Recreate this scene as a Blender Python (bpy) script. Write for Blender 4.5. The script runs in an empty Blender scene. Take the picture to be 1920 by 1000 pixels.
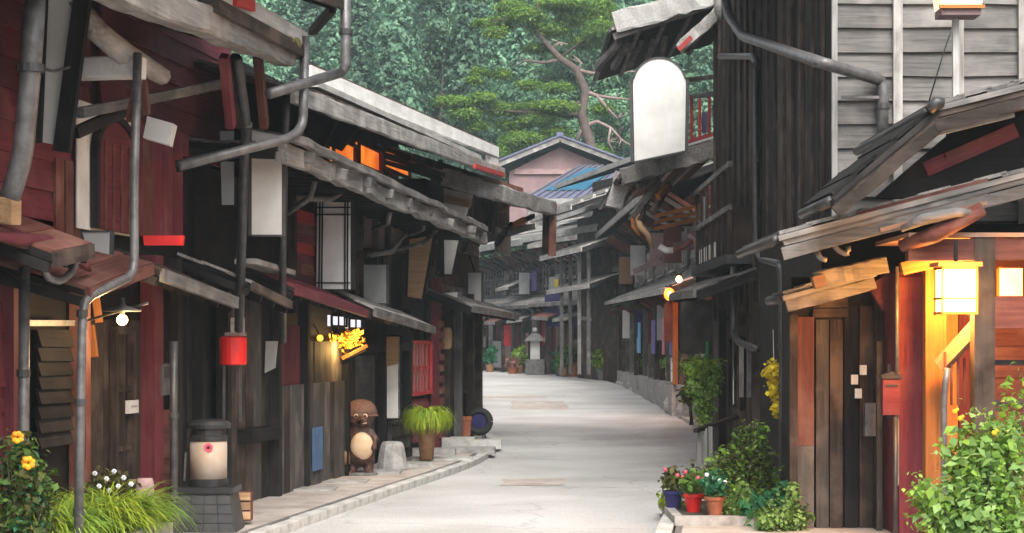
import bpy, math, random
import numpy as np
from mathutils import Vector, Matrix, Euler

rnd = random.Random(11)
nrs = np.random.RandomState(5)
SC = bpy.context.scene
COL = SC.collection

# ------------------------------------------------------------------ camera
FPX, HORY, CAMH = 3467.0, 645.0, 2.0
cam_d = bpy.data.cameras.new('camera')
cam = bpy.data.objects.new('camera', cam_d)
COL.objects.link(cam)
cam.location = (0, 0, CAMH)
cam.rotation_euler = (math.pi / 2, 0, 0)
cam_d.sensor_width = 36.0
cam_d.lens = FPX / 1920 * 36
cam_d.shift_y = (HORY - 500) / 1920
cam_d.clip_end = 2000
cam_d.clip_start = 0.5
SC.camera = cam

# ------------------------------------------------------------------ world, sun, exposure
SUN_EL, SUN_AZ = math.radians(50), math.radians(168)
w = bpy.data.worlds.new('World')
SC.world = w
w.use_nodes = True
nt = w.node_tree
bg = nt.nodes['Background']
sky = nt.nodes.new('ShaderNodeTexSky')
sky.sky_type = 'NISHITA'
sky.sun_disc = False
sky.sun_elevation = SUN_EL
sky.sun_rotation = SUN_AZ
sky.air_density = 1.0
sky.dust_density = 6.0
sky.ozone_density = 1.0
hs = nt.nodes.new('ShaderNodeHueSaturation')
hs.inputs['Saturation'].default_value = 0.16      # overcast: the cloud deck is nearly white
nt.links.new(sky.outputs[0], hs.inputs['Color'])
nt.links.new(hs.outputs[0], bg.inputs['Color'])
bg.inputs['Strength'].default_value = 0.13
sd = bpy.data.lights.new('sun', 'SUN')
sd.energy = 1.4
sd.angle = math.radians(40)
sd.color = (1.0, 0.95, 0.88)
sun = bpy.data.objects.new('sun', sd)
COL.objects.link(sun)
_dir = Vector((math.sin(SUN_AZ) * math.cos(SUN_EL), math.cos(SUN_AZ) * math.cos(SUN_EL), math.sin(SUN_EL)))
sun.rotation_euler = _dir.to_track_quat('Z', 'Y').to_euler()
SC.view_settings.view_transform = 'Standard'
SC.view_settings.look = 'None'
SC.view_settings.gamma = 1
SC.view_settings.exposure = 1.22
SC.cycles.max_bounces = 7
SC.cycles.volume_bounces = 1
SC.cycles.use_denoising = True
SC.cycles.sample_clamp_indirect = 6.0

# ------------------------------------------------------------------ terrain height, pixel to place
def zg(Y):
    t = min(max((Y - 30) / 60.0, 0), 1)
    z = .65 * t * t * (3 - 2 * t)
    if Y > 99: z += .42 * (Y - 99)
    return z
def PT(px, py, Y):
    return Vector(((px - 960) / FPX * Y, Y, CAMH + (HORY - py) / FPX * Y))
def GR(px, py):
    lo, hi = 8.0, 98.0
    for _ in range(50):
        m = (lo + hi) / 2
        y = HORY + FPX * (CAMH - zg(m)) / m
        if y > py: lo = m
        else: hi = m
    return PT(px, py, lo)

# ------------------------------------------------------------------ materials
MATS = {}
def nodes(name):
    m = bpy.data.materials.new(name)
    m.use_nodes = True
    return m, m.node_tree, m.node_tree.nodes['Principled BSDF']
def lk(t, a, b): t.links.new(a, b)
def wood(name, dark, light, rough=.75, grain=28, wear=None, wamt=.5, bump=.25, spec=.3):
    m, t, p = nodes(name)
    tc = t.nodes.new('ShaderNodeTexCoord'); oi = t.nodes.new('ShaderNodeObjectInfo')
    ml = t.nodes.new('ShaderNodeMath'); ml.operation = 'MULTIPLY'; ml.inputs[1].default_value = 57
    lk(t, oi.outputs['Random'], ml.inputs[0])
    ad = t.nodes.new('ShaderNodeVectorMath'); ad.operation = 'ADD'
    lk(t, tc.outputs['Object'], ad.inputs[0]); lk(t, ml.outputs[0], ad.inputs[1])
    mp = t.nodes.new('ShaderNodeMapping'); mp.inputs['Scale'].default_value = (1.6, grain, grain)
    lk(t, ad.outputs[0], mp.inputs['Vector'])
    n1 = t.nodes.new('ShaderNodeTexNoise'); n1.inputs['Scale'].default_value = 1; n1.inputs['Detail'].default_value = 7; n1.inputs['Roughness'].default_value = .65
    lk(t, mp.outputs[0], n1.inputs['Vector'])
    rp = t.nodes.new('ShaderNodeValToRGB')
    rp.color_ramp.elements[0].position = .3; rp.color_ramp.elements[0].color = (*dark, 1)
    rp.color_ramp.elements[1].position = .7; rp.color_ramp.elements[1].color = (*light, 1)
    lk(t, n1.outputs['Fac'], rp.inputs[0])
    col = rp.outputs[0]
    if wear:
        n2 = t.nodes.new('ShaderNodeTexNoise'); n2.inputs['Scale'].default_value = 2.3; n2.inputs['Detail'].default_value = 5
        lk(t, ad.outputs[0], n2.inputs['Vector'])
        r2 = t.nodes.new('ShaderNodeValToRGB'); r2.color_ramp.elements[0].position = .48; r2.color_ramp.elements[1].position = .66
        r2.color_ramp.elements[1].color = (wamt, wamt, wamt, 1)
        lk(t, n2.outputs['Fac'], r2.inputs[0])
        mx = t.nodes.new('ShaderNodeMixRGB'); lk(t, r2.outputs[0], mx.inputs[0]); lk(t, col, mx.inputs[1]); mx.inputs[2].default_value = (*wear, 1)
        col = mx.outputs[0]
    hv = t.nodes.new('ShaderNodeHueSaturation')
    mr = t.nodes.new('ShaderNodeMapRange'); mr.inputs[3].default_value = .65; mr.inputs[4].default_value = 1.35
    lk(t, oi.outputs['Random'], mr.inputs[0]); lk(t, mr.outputs[0], hv.inputs['Value']); lk(t, col, hv.inputs['Color'])
    lk(t, hv.outputs[0], p.inputs['Base Color'])
    p.inputs['Roughness'].default_value = rough
    p.inputs['Specular IOR Level'].default_value = spec
    bp = t.nodes.new('ShaderNodeBump'); bp.inputs['Strength'].default_value = bump; bp.inputs['Distance'].default_value = .02
    lk(t, n1.outputs['Fac'], bp.inputs['Height']); lk(t, bp.outputs[0], p.inputs['Normal'])
    MATS[name] = m
    return m
def plain(name, a, b=None, scale=4, rough=.7, bump=.15, metal=0, spec=.4, detail=6):
    m, t, p = nodes(name)
    b = b or tuple(c * .75 for c in a)
    tc = t.nodes.new('ShaderNodeTexCoord')
    n1 = t.nodes.new('ShaderNodeTexNoise'); n1.inputs['Scale'].default_value = scale; n1.inputs['Detail'].default_value = detail; n1.inputs['Roughness'].default_value = .62
    lk(t, tc.outputs['Object'], n1.inputs['Vector'])
    rp = t.nodes.new('ShaderNodeValToRGB')
    rp.color_ramp.elements[0].position = .35; rp.color_ramp.elements[0].color = (*b, 1)
    rp.color_ramp.elements[1].position = .62; rp.color_ramp.elements[1].color = (*a, 1)
    lk(t, n1.outputs['Fac'], rp.inputs[0]); lk(t, rp.outputs[0], p.inputs['Base Color'])
    p.inputs['Roughness'].default_value = rough; p.inputs['Metallic'].default_value = metal
    p.inputs['Specular IOR Level'].default_value = spec
    if bump:
        bp = t.nodes.new('ShaderNodeBump'); bp.inputs['Strength'].default_value = bump; bp.inputs['Distance'].default_value = .02
        lk(t, n1.outputs['Fac'], bp.inputs['Height']); lk(t, bp.outputs[0], p.inputs['Normal'])
    MATS[name] = m
    return m
def glow(name, c, s, c2=None, scale=5):
    m, t, p = nodes(name)
    p.inputs['Base Color'].default_value = (*c, 1)
    p.inputs['Emission Strength'].default_value = s
    tc = t.nodes.new('ShaderNodeTexCoord'); n1 = t.nodes.new('ShaderNodeTexNoise'); n1.inputs['Scale'].default_value = scale
    lk(t, tc.outputs['Object'], n1.inputs['Vector'])
    rp = t.nodes.new('ShaderNodeValToRGB'); rp.color_ramp.elements[0].position = .35; rp.color_ramp.elements[1].position = .65
    rp.color_ramp.elements[0].color = (*(c2 or c), 1); rp.color_ramp.elements[1].color = (*c, 1)
    lk(t, n1.outputs['Fac'], rp.inputs[0]); lk(t, rp.outputs[0], p.inputs['Emission Color'])
    MATS[name] = m
    return m
def leafm(name, a, b, trans=.35, rough=.5, vary=.12):
    m, t, p = nodes(name)
    ge = t.nodes.new('ShaderNodeNewGeometry')
    rp = t.nodes.new('ShaderNodeValToRGB'); rp.color_ramp.elements[0].color = (*b, 1); rp.color_ramp.elements[1].color = (*a, 1)
    lk(t, ge.outputs['Random Per Island'], rp.inputs[0])
    oi = t.nodes.new('ShaderNodeObjectInfo'); hv = t.nodes.new('ShaderNodeHueSaturation'); mr = t.nodes.new('ShaderNodeMapRange')
    mr.inputs[3].default_value = 1 - vary; mr.inputs[4].default_value = 1 + vary
    lk(t, oi.outputs['Random'], mr.inputs[0]); lk(t, mr.outputs[0], hv.inputs['Value']); lk(t, rp.outputs[0], hv.inputs['Color'])
    lk(t, hv.outputs[0], p.inputs['Base Color'])
    p.inputs['Roughness'].default_value = rough; p.inputs['Specular IOR Level'].default_value = .3
    tr = t.nodes.new('ShaderNodeBsdfTranslucent'); lk(t, hv.outputs[0], tr.inputs['Color'])
    mx = t.nodes.new('ShaderNodeMixShader'); mx.inputs[0].default_value = trans
    lk(t, p.outputs[0], mx.inputs[1]); lk(t, tr.outputs[0], mx.inputs[2])
    lk(t, mx.outputs[0], t.nodes['Material Output'].inputs['Surface'])
    MATS[name] = m
    return m

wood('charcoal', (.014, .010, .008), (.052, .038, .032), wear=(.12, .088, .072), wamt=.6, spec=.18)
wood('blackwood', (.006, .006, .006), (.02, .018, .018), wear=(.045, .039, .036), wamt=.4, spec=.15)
wood('slatewood', (.033, .029, .027), (.088, .080, .075), wear=(.165, .14, .122), wamt=.6)
wood('maroon', (.075, .011, .017), (.15, .026, .036), wear=(.2, .07, .07), wamt=.4)
wood('redbrown', (.065, .018, .014), (.15, .05, .036), wear=(.24, .13, .1), wamt=.45)
wood('grey', (.13, .12, .115), (.34, .32, .30), wear=(.5, .48, .45), wamt=.55, bump=.5)
wood('siding', (.075, .07, .066), (.175, .166, .158), wear=(.25, .235, .22), wamt=.55, bump=.5)
wood('palegrey', (.27, .26, .25), (.46, .45, .43), wear=(.2, .19, .18), wamt=.6, bump=.45)
wood('darkgrey', (.05, .047, .045), (.15, .14, .135), wear=(.28, .26, .24), wamt=.55, bump=.5)
wood('tan', (.26, .15, .075), (.46, .29, .16), wear=(.3, .2, .12), wamt=.5)
wood('amber', (.22, .08, .02), (.44, .17, .045), wear=(.15, .06, .02), wamt=.4)
wood('whitewood', (.55, .54, .52), (.78, .77, .75), grain=14, wear=(.42, .41, .39), wamt=.5, bump=.15)
wood('oldred', (.28, .02, .02), (.45, .05, .045), wear=(.3, .1, .08), wamt=.4)
wood('oak', (.16, .085, .05), (.30, .17, .105), wear=(.2, .15, .12), wamt=.5)
wood('mauve', (.20, .13, .13), (.32, .22, .22), wear=(.16, .1, .1), wamt=.5)
plain('plaster', (.8, .79, .77), (.66, .65, .62), 3, .85)
plain('sign_white', (.61, .60, .58), (.47, .455, .43), 1.8, .6, bump=.05, detail=10)
plain('sign_grey', (.36, .36, .36), (.28, .28, .28), 2.5, .6, bump=.05)
plain('cloth_white', (.7, .69, .66), (.55, .54, .51), 3, .9)
plain('cloth_navy', (.03, .025, .12), (.018, .015, .07), 6, .9)
plain('cloth_violet', (.14, .11, .3), (.09, .07, .2), 6, .9)
plain('cloth_red', (.5, .03, .05), (.35, .02, .03), 6, .85)
plain('cloth_pink', (.5, .2, .24), (.3, .1, .14), 6, .85)
plain('poster_blue', (.07, .16, .30), (.04, .09, .2), 3, .5)
plain('poster_cyan', (.12, .35, .5), (.1, .28, .42), 3, .5)
plain('poster_green', (.15, .3, .1), (.5, .25, .1), 9, .5)
plain('yellow', (.75, .6, .04), (.6, .42, .02), 8, .6)
plain('redpaint', (.62, .015, .012), (.45, .01, .01), 5, .45)
plain('metal_grey', (.155, .15, .15), (.085, .08, .08), 9, .45, metal=.35)
plain('metal_dark', (.07, .068, .07), (.04, .04, .04), 9, .45, metal=.4)
plain('metal_black', (.018, .018, .018), (.03, .03, .03), 9, .4)
plain('roofmetal', (.16, .165, .19), (.09, .09, .1), 3, .5, metal=.2)
plain('roofblue', (.13, .135, .23), (.085, .09, .15), 3, .45, metal=.1)
plain('teal', (.02, .12, .2), (.015, .08, .14), 3, .3)
plain('stone', (.36, .35, .33), (.2, .19, .18), 6, .9, bump=.5)
plain('stone_dark', (.17, .165, .16), (.09, .085, .08), 7, .9, bump=.5)
plain('kerbstone', (.50, .49, .46), (.32, .31, .29), 7, .9, bump=.4)
plain('paving', (.42, .375, .335), (.28, .235, .205), 2.2, .92, bump=.25, detail=9)
plain('soil', (.06, .05, .03), (.03, .025, .015), 2, .95)
plain('grassy', (.07, .11, .03), (.04, .06, .02), 3, .95)
plain('hillsoil', (.03, .05, .025), (.02, .03, .02), .3, .95)
plain('terracotta', (.36, .12, .06), (.25, .08, .04), 7, .8)
plain('claypot', (.3, .17, .09), (.2, .1, .05), 5, .7)
plain('rubber', (.012, .012, .012), (.02, .02, .02), 8, .7)
plain('bin_cream', (.43, .38, .33), (.38, .26, .17), 2.2, .45, bump=.03)
plain('fur', (.085, .036, .027), (.03, .014, .011), 14, .5, bump=.6)
plain('belly', (.62, .46, .3), (.5, .34, .2), 5, .5)
plain('straw', (.16, .085, .06), (.1, .05, .035), 22, .8)
plain('eye_black', (.01, .01, .01), (.01, .01, .01), 3, .2, bump=0)
plain('bark', (.12, .085, .07), (.06, .045, .04), 5, .9, bump=.6)
plain('barkpale', (.27, .21, .19), (.16, .11, .1), 4, .9, bump=.5)
plain('pinkplaster', (.27, .18, .18), (.20, .13, .135), 1.2, .9)
plain('glassdark', (.03, .033, .037), (.02, .022, .025), 2, .12, bump=0, spec=.6)
plain('tile_dark', (.05, .05, .052), (.03, .03, .03), 6, .35)
plain('petal_orange', (.85, .28, .01), (.8, .45, .01), 9, .6)
plain('petal_white', (.75, .75, .78), (.55, .58, .75), 9, .6)
plain('petal_pink', (.7, .12, .18), (.5, .05, .1), 9, .6)
plain('moss', (.2, .19, .06), (.12, .12, .05), 9, .95, bump=.6)
glow('bulb', (1, .58, .2), 7, (1, .62, .24))
glow('lantern_paper', (1, .66, .24), 8, (1, .5, .1), 3)
glow('lantern_dim', (1, .62, .25), 1.4, (1, .5, .15))
glow('window_orange', (.95, .26, .03), .5, (.6, .09, .015), 2.5)
glow('window_pale', (.75, .75, .82), .5)
glow('lamp_red', (1, .16, .01), 2.2, (1, .22, .02))
glow('gold_light', (1, .5, .04), 1.5, (1, .34, .015), 14)
leafm('petal_yellow', (.8, .68, .04), (.5, .36, .015))
leafm('petal_soft', (.4, .16, .17), (.14, .12, .06))
leafm('leaf_gilt', (.5, .3, .04), (.25, .12, .015))
leafm('leaf_fresh', (.36, .52, .16), (.18, .34, .10), .45)
leafm('leaf_mid', (.14, .25, .045), (.05, .11, .02))
leafm('leaf_bright', (.32, .48, .07), (.14, .28, .04))
leafm('leaf_lime', (.44, .52, .04), (.2, .3, .025))
leafm('leaf_dark', (.06, .13, .03), (.02, .05, .015))
leafm('leaf_teal', (.06, .27, .12), (.025, .13, .06))
leafm('leaf_olive', (.14, .14, .04), (.05, .06, .02))
leafm('needle', (.26, .40, .04), (.05, .16, .04), .4)
leafm('cedar', (.20, .36, .21), (.06, .15, .11), .3, .6, .38)  # teal of the distant haze is partly put into both forest leaf colours
leafm('broadleaf', (.20, .35, .17), (.06, .15, .11), .3, .6, .38)

# ------------------------------------------------------------------ geometry builder
class M:
    def __init__(s, side=1): s.v = []; s.f = []; s.s = side
    def pt(s, p): s.v.append((p[0], s.s * p[1], p[2])); return len(s.v) - 1
    def hexa(s, c):
        i = [s.pt(p) for p in c]
        s.f += [(i[0], i[3], i[2], i[1]), (i[4], i[5], i[6], i[7]), (i[0], i[1], i[5], i[4]), (i[1], i[2], i[6], i[5]), (i[2], i[3], i[7], i[6]), (i[3], i[0], i[4], i[7])]
    def box(s, a0, a1, b0, b1, z0, z1):
        s.hexa([(a0, b0, z0), (a1, b0, z0), (a1, b1, z0), (a0, b1, z0), (a0, b0, z1), (a1, b0, z1), (a1, b1, z1), (a0, b1, z1)])
    def prism(s, poly, d):
        n = len(poly); a = [s.pt(p) for p in poly]; b = [s.pt((p[0] + d[0], p[1] + d[1], p[2] + d[2])) for p in poly]
        s.f.append(tuple(reversed(a))); s.f.append(tuple(b))
        for i in range(n): s.f.append((a[i], a[(i + 1) % n], b[(i + 1) % n], b[i]))
    def tube(s, pts, r, n=10, caps=True):
        pts = [Vector(p) for p in pts]
        rs = r if isinstance(r, (list, tuple)) else [r] * len(pts)
        rings = []; up = Vector((0.13, .21, .97)).normalized()
        for i, p in enumerate(pts):
            d = (pts[min(i + 1, len(pts) - 1)] - pts[max(i - 1, 0)]).normalized()
            if abs(d.dot(up)) > .95: up = Vector((.97, .2, .1)).normalized()
            x = d.cross(up).normalized(); y = d.cross(x)
            rings.append([s.pt(p + rs[i] * (math.cos(2 * math.pi * k / n) * x + math.sin(2 * math.pi * k / n) * y)) for k in range(n)])
        for a, b in zip(rings, rings[1:]):
            for k in range(n): s.f.append((a[k], a[(k + 1) % n], b[(k + 1) % n], b[k]))
        if caps: s.f.append(tuple(reversed(rings[0]))); s.f.append(tuple(rings[-1]))
    def lathe(s, prof, c=(0, 0, 0), n=20):
        rings = [[s.pt((c[0] + r * math.cos(2 * math.pi * k / n), c[1] + r * math.sin(2 * math.pi * k / n), c[2] + z)) for k in range(n)] for r, z in prof]
        for a, b in zip(rings, rings[1:]):
            for k in range(n): s.f.append((a[k], a[(k + 1) % n], b[(k + 1) % n], b[k]))
        s.f.append(tuple(reversed(rings[0]))); s.f.append(tuple(rings[-1]))
    def ball(s, c, r, n=10, m=7):
        r = r if isinstance(r, (tuple, list)) else (r, r, r)
        rings = []
        for j in range(1, m):
            a = math.pi * j / m
            rings.append([s.pt((c[0] + r[0] * math.sin(a) * math.cos(2 * math.pi * k / n), c[1] + r[1] * math.sin(a) * math.sin(2 * math.pi * k / n), c[2] - r[2] * math.cos(a))) for k in range(n)])
        b = s.pt((c[0], c[1], c[2] - r[2])); t = s.pt((c[0], c[1], c[2] + r[2]))
        for a, q in zip(rings, rings[1:]):
            for k in range(n): s.f.append((a[k], a[(k + 1) % n], q[(k + 1) % n], q[k]))
        for k in range(n):
            s.f.append((b, rings[0][(k + 1) % n], rings[0][k])); s.f.append((t, rings[-1][k], rings[-1][(k + 1) % n]))
    def mesh(s, name, mat, smooth=False):
        me = bpy.data.meshes.new(name)
        f = s.f if s.s > 0 else [tuple(reversed(q)) for q in s.f]
        me.from_pydata(s.v, [], f)
        me.materials.append(MATS[mat])
        if smooth: me.shade_smooth()
        return me
def link(name, me, parent=None, **kw):
    o = bpy.data.objects.new(name, me)
    COL.objects.link(o)
    if parent is not None: o.parent = parent
    for k, v in kw.items(): o[k] = v
    return o
def tag(o, label=None, cat=None, group=None, kind=None):
    if label: o['label'] = label
    if cat: o['category'] = cat
    if group: o['group'] = group
    if kind: o['kind'] = kind
    return o

STICKS = {}
def stick_mesh(mat, L, W, H):
    k = (mat, round(L, 1 if L > .5 else 2), round(W, 2), round(H, 2))
    if k not in STICKS:
        m = M(); l, w_, h = max(k[1], .01) / 2, max(k[2], .005) / 2, max(k[3], .005) / 2
        m.box(-l, l, -w_, w_, -h, h)
        STICKS[k] = (m.mesh('timber', mat), l * 2, w_ * 2, h * 2)
    return STICKS[k]

class Node:
    """A thing: an Empty with a local frame. u runs along it, v out of it (towards the street), z up."""
    def __init__(s, name, origin, d=(1, 0), side=1, label=None, cat=None, group=None, kind=None):
        s.o = Vector((origin[0], origin[1], origin[2] if len(origin) > 2 else 0))
        dl = math.hypot(*d); s.d = Vector((d[0] / dl, d[1] / dl, 0)); s.n = Vector((-s.d.y, s.d.x, 0)) * side
        s.side = side
        s.e = bpy.data.objects.new(name, None); COL.objects.link(s.e)
        s.e.empty_display_size = .2
        s.e.location = s.o; s.e.rotation_euler = (0, 0, math.atan2(s.d.y, s.d.x))
        tag(s.e, label, cat, group, kind)
    def loc(s, P):
        q = Vector(P) - s.o; return (q.dot(s.d), q.dot(s.n), q.z)
    def W(s, u, v, z): return s.o + s.d * u + s.n * v + Vector((0, 0, z))
    def p(s, px, py, Y): return s.loc(PT(px, py, Y))
    def f(s, px, py, v=0.):
        dx = (px - 960) / FPX
        Y = (s.o.x * s.n.x + s.o.y * s.n.y + v) / (dx * s.n.x + s.n.y)
        return s.loc(PT(px, py, Y))
    def fY(s, px, v=0.):
        dx = (px - 960) / FPX
        return (s.o.x * s.n.x + s.o.y * s.n.y + v) / (dx * s.n.x + s.n.y)
    def m(s): return M(s.side)
    def add(s, name, m, mat, parent=None, smooth=False, **kw):
        return link(name, m.mesh(name, mat, smooth), parent or s.e, **kw)
    def stick(s, name, mat, a, b, w_, h, parent=None, roll=0, up=(0, 0, 1)):
        a = Vector((a[0], a[1] * s.side, a[2])); b = Vector((b[0], b[1] * s.side, b[2]))
        x = b - a; L = x.length; x.normalize(); u = Vector((up[0], up[1] * s.side, up[2]))
        if abs(x.dot(u)) > .97: u = Vector((0, s.side * 1., 0)) if abs(x.y) < .7 else Vector((1, 0, 0))
        y = u.cross(x).normalized(); z = x.cross(y)
        me, l, ww, hh = stick_mesh(mat, L, w_, h)
        o = link(name, me, parent or s.e)
        mt = Matrix((x, y, z)).transposed().to_4x4() @ Matrix.Rotation(roll, 4, 'X') @ Matrix.Diagonal((L / l, w_ / ww, h / hh, 1))
        mt.translation = (a + b) / 2
        o.matrix_local = mt
        return o
    def boards_v(s, name, mat, u0, u1, v, z0, z1, bw, parent, th=.03, jit=.006, mats=None):
        n = max(1, round((u1 - u0) / bw)); bw = (u1 - u0) / n
        for i in range(n):
            uc = u0 + (i + .5) * bw; j = rnd.uniform(-jit, jit)
            s.stick(name, rnd.choice(mats) if mats else mat, (uc, v + j, z0 + rnd.uniform(0, .02)), (uc + rnd.uniform(-jit, jit) * .4, v + j, z1), th, bw - .014, parent, up=(1, 0, 0))
    def boards_h(s, name, mat, u0, u1, v, z0, z1, bh, parent, th=.03, lap=.25, jit=.006, mats=None):
        n = max(1, round((z1 - z0) / bh)); bh = (z1 - z0) / n
        for i in range(n):
            zc = z0 + (i + .5) * bh; j = rnd.uniform(-jit, jit)
            s.stick(name, rnd.choice(mats) if mats else mat, (u0, v + j, zc + rnd.uniform(-jit, jit)), (u1, v + j, zc + rnd.uniform(-jit, jit)), th, bh + (.03 if lap else -.012), parent, roll=lap * s.side)
    def pipe(s, pts, r=.045, mat='metal_grey', collars=(), name='downpipe', parent=None):
        P = []
        pts = [Vector(p) for p in pts]
        for i, p in enumerate(pts):
            if 0 < i < len(pts) - 1:
                a = (pts[i - 1] - p); b = (pts[i + 1] - p); k = min(.12, a.length * .4, b.length * .4)
                a.normalize(); b.normalize()
                P += [p + a * k, p + a * k * .35 + b * k * .35 - (a + b) * k * .1, p + b * k]
            else: P.append(p)
        m = s.m(); m.tube(P, r, 12)
        o = s.add(name, m, mat, parent, smooth=True)
        for c in collars:
            c = Vector(c); mm = s.m(); mm.tube([c - Vector((0, 0, .03)), c + Vector((0, 0, .03))], r * 1.25, 12)
            s.add('pipe_clip', mm, 'metal_dark', o)
        return o
    def win(s, u0, u1, v, z0, z1, nu=2, nz=1, fmat='blackwood', pane='glassdark', fw=.05, parent=None, bars=0):
        m = s.m(); m.box(u0, u1, v - .06, v - .045, z0, z1)
        wo = s.add('window', m, pane, parent)
        for (a, b) in (((u0, v, z0), (u1, v, z0)), ((u0, v, z1), (u1, v, z1)), ((u0, v, z0), (u0, v, z1)), ((u1, v, z0), (u1, v, z1))):
            s.stick('frame', fmat, a, b, fw, fw, wo)
        for i in range(1, nu): s.stick('mullion', fmat, (u0 + (u1 - u0) * i / nu, v - .01, z0), (u0 + (u1 - u0) * i / nu, v - .01, z1), fw * .6, fw * .7, wo)
        for i in range(1, nz): s.stick('glazing_bar', fmat, (u0, v - .012, z0 + (z1 - z0) * i / nz), (u1, v - .012, z0 + (z1 - z0) * i / nz), fw * .5, fw * .6, wo)
        for i in range(bars):
            u = u0 + (u1 - u0) * (i + .5) / bars; s.stick('lattice_bar', fmat, (u, v + .02, z0), (u, v + .02, z1), .025, .03, wo)
        return wo
    def roof(s, a, b, back, rise, th=.07, mat='darkgrey', rafters=.5, fascia='darkgrey', fh=.14, gutter=None, rmat='blackwood', boards=True):
        """lean-to roof: eave from a to b, running back by 'back' and up by 'rise'"""
        a = Vector(a); b = Vector(b); k = Vector((0, -back, rise))
        m = s.m(); up = Vector((0, 0, th))
        m.hexa([a, b, b + k, a + k, a + up, b + up, b + k + up, a + k + up])
        ro = s.add('roof', m, 'blackwood')
        L = (b - a).length
        if boards:
            n = max(2, round(back / .28))
            for i in range(n):
                t0, t1 = i / n, (i + 1) / n
                z = Vector((0, 0, th + .018 + .012 * (i % 2)))
                s.stick('roof_board', mat, a + k * (t0 + t1) / 2 + z, b + k * (t0 + t1) / 2 + z, back / n + .05, .03, ro, up=(0, rise, back))
        if rafters:
            n = max(2, int(L / rafters))
            for i in range(n + 1):
                q = a + (b - a) * (i / n if n else 0) + Vector((0, -.02, -.045))
                s.stick('rafter', rmat, q + k * .01, q + k * .98, .06, .08, ro)
        if fascia: s.stick('eave_board', fascia, a + Vector((0, .02, th / 2 - .01)), b + Vector((0, .02, th / 2 - .01)), .05, fh, ro)
        if gutter:
            m = s.m(); g = Vector((0, .09, th * .5)); m.tube([a + g, b + g], .055, 10)
            s.add('gutter', m, gutter, ro, smooth=True)
        return ro
def rough_beam(n, name, mat, a, b, w_, h, parent=None, seg=14, amp=.012):
    """a weathered timber with an uneven surface"""
    a = Vector(a); b = Vector(b); x = (b - a); L = x.length; x.normalize()
    y = Vector((0, 0, 1)).cross(x).normalized(); z = x.cross(y)
    m = n.m(); rings = []
    ring = [(-.5, -.42), (-.42, -.5), (.42, -.5), (.5, -.42), (.5, .42), (.42, .5), (-.42, .5), (-.5, .42)]
    for i in range(seg + 1):
        t = L * i / seg; dw = rnd.uniform(-amp, amp); dz = rnd.uniform(-amp, amp)
        rings.append([m.pt(a + x * t + y * (w_ * q[0] + dw + rnd.uniform(-amp, amp) * .6) + z * (h * q[1] + dz + rnd.uniform(-amp, amp) * .6)) for q in ring])
    for r0, r1 in zip(rings, rings[1:]):
        for k in range(8): m.f.append((r0[k], r1[k], r1[(k + 1) % 8], r0[(k + 1) % 8]))
    m.f.append(tuple(rings[0])); m.f.append(tuple(reversed(rings[-1])))
    return n.add(name, m, mat, parent)

# ------------------------------------------------------------------ foliage
def leafset(name, mat, centers, n, size, parent=None, aspect=.5, up=.35, droop=0, seed=1, loc=(0, 0, 0), shell=.55, **kw):
    """n leaf faces spread through the ellipsoids [(c, r)]"""
    rs = np.random.RandomState(seed)
    C = np.array([c for c, r in centers], float); R = np.array([r if hasattr(r, '__len__') else (r, r, r) for c, r in centers], float)
    vol = R.prod(1) ** (2 / 3.); idx = rs.choice(len(C), n, p=vol / vol.sum())
    d = rs.normal(size=(n, 3)); d /= np.linalg.norm(d, axis=1)[:, None]
    rr = (shell + (1 - shell) * rs.rand(n)) ** 1.0 * (rs.rand(n) ** .25)
    P = C[idx] + d * R[idx] * rr[:, None]
    P += rs.normal(size=(n, 3)) * size * .4
    return leaves(name, mat, P, d, size, parent, aspect, up, droop, rs, loc, **kw)
def leaves(name, mat, P, d, size, parent, aspect, up, droop, rs, loc=(0, 0, 0), **kw):
    n = len(P)
    nor = d + rs.normal(size=(n, 3)) * .6 + np.array([0, 0, up]); nor /= np.linalg.norm(nor, axis=1)[:, None]
    ax = d + rs.normal(size=(n, 3)) * .7 + np.array([0, 0, -droop]); ax -= (ax * nor).sum(1)[:, None] * nor
    ax /= np.linalg.norm(ax, axis=1)[:, None]; bi = np.cross(nor, ax)
    S = (size * (.6 + .8 * rs.rand(n)))[:, None]
    v = np.empty((n, 4, 3))
    v[:, 0] = P - ax * S * .5; v[:, 1] = P + bi * S * aspect * .5 + nor * S * .10
    v[:, 2] = P + ax * S * .5 - nor * S * .05; v[:, 3] = P - bi * S * aspect * .5 + nor * S * .10
    return quads(name, mat, v, parent, loc, **kw)
def quads(name, mat, v, parent=None, loc=(0, 0, 0), **kw):
    n = len(v)
    me = bpy.data.meshes.new(name)
    me.vertices.add(n * 4); me.vertices.foreach_set('co', np.ascontiguousarray(v, dtype=np.float32).ravel())
    me.loops.add(n * 4); me.loops.foreach_set('vertex_index', np.arange(n * 4, dtype=np.int32))
    me.polygons.add(n); me.polygons.foreach_set('loop_start', np.arange(0, n * 4, 4, dtype=np.int32))
    me.update(calc_edges=True)
    me.materials.append(MATS[mat])
    o = link(name, me, parent, **kw); o.location = loc
    return o
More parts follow.
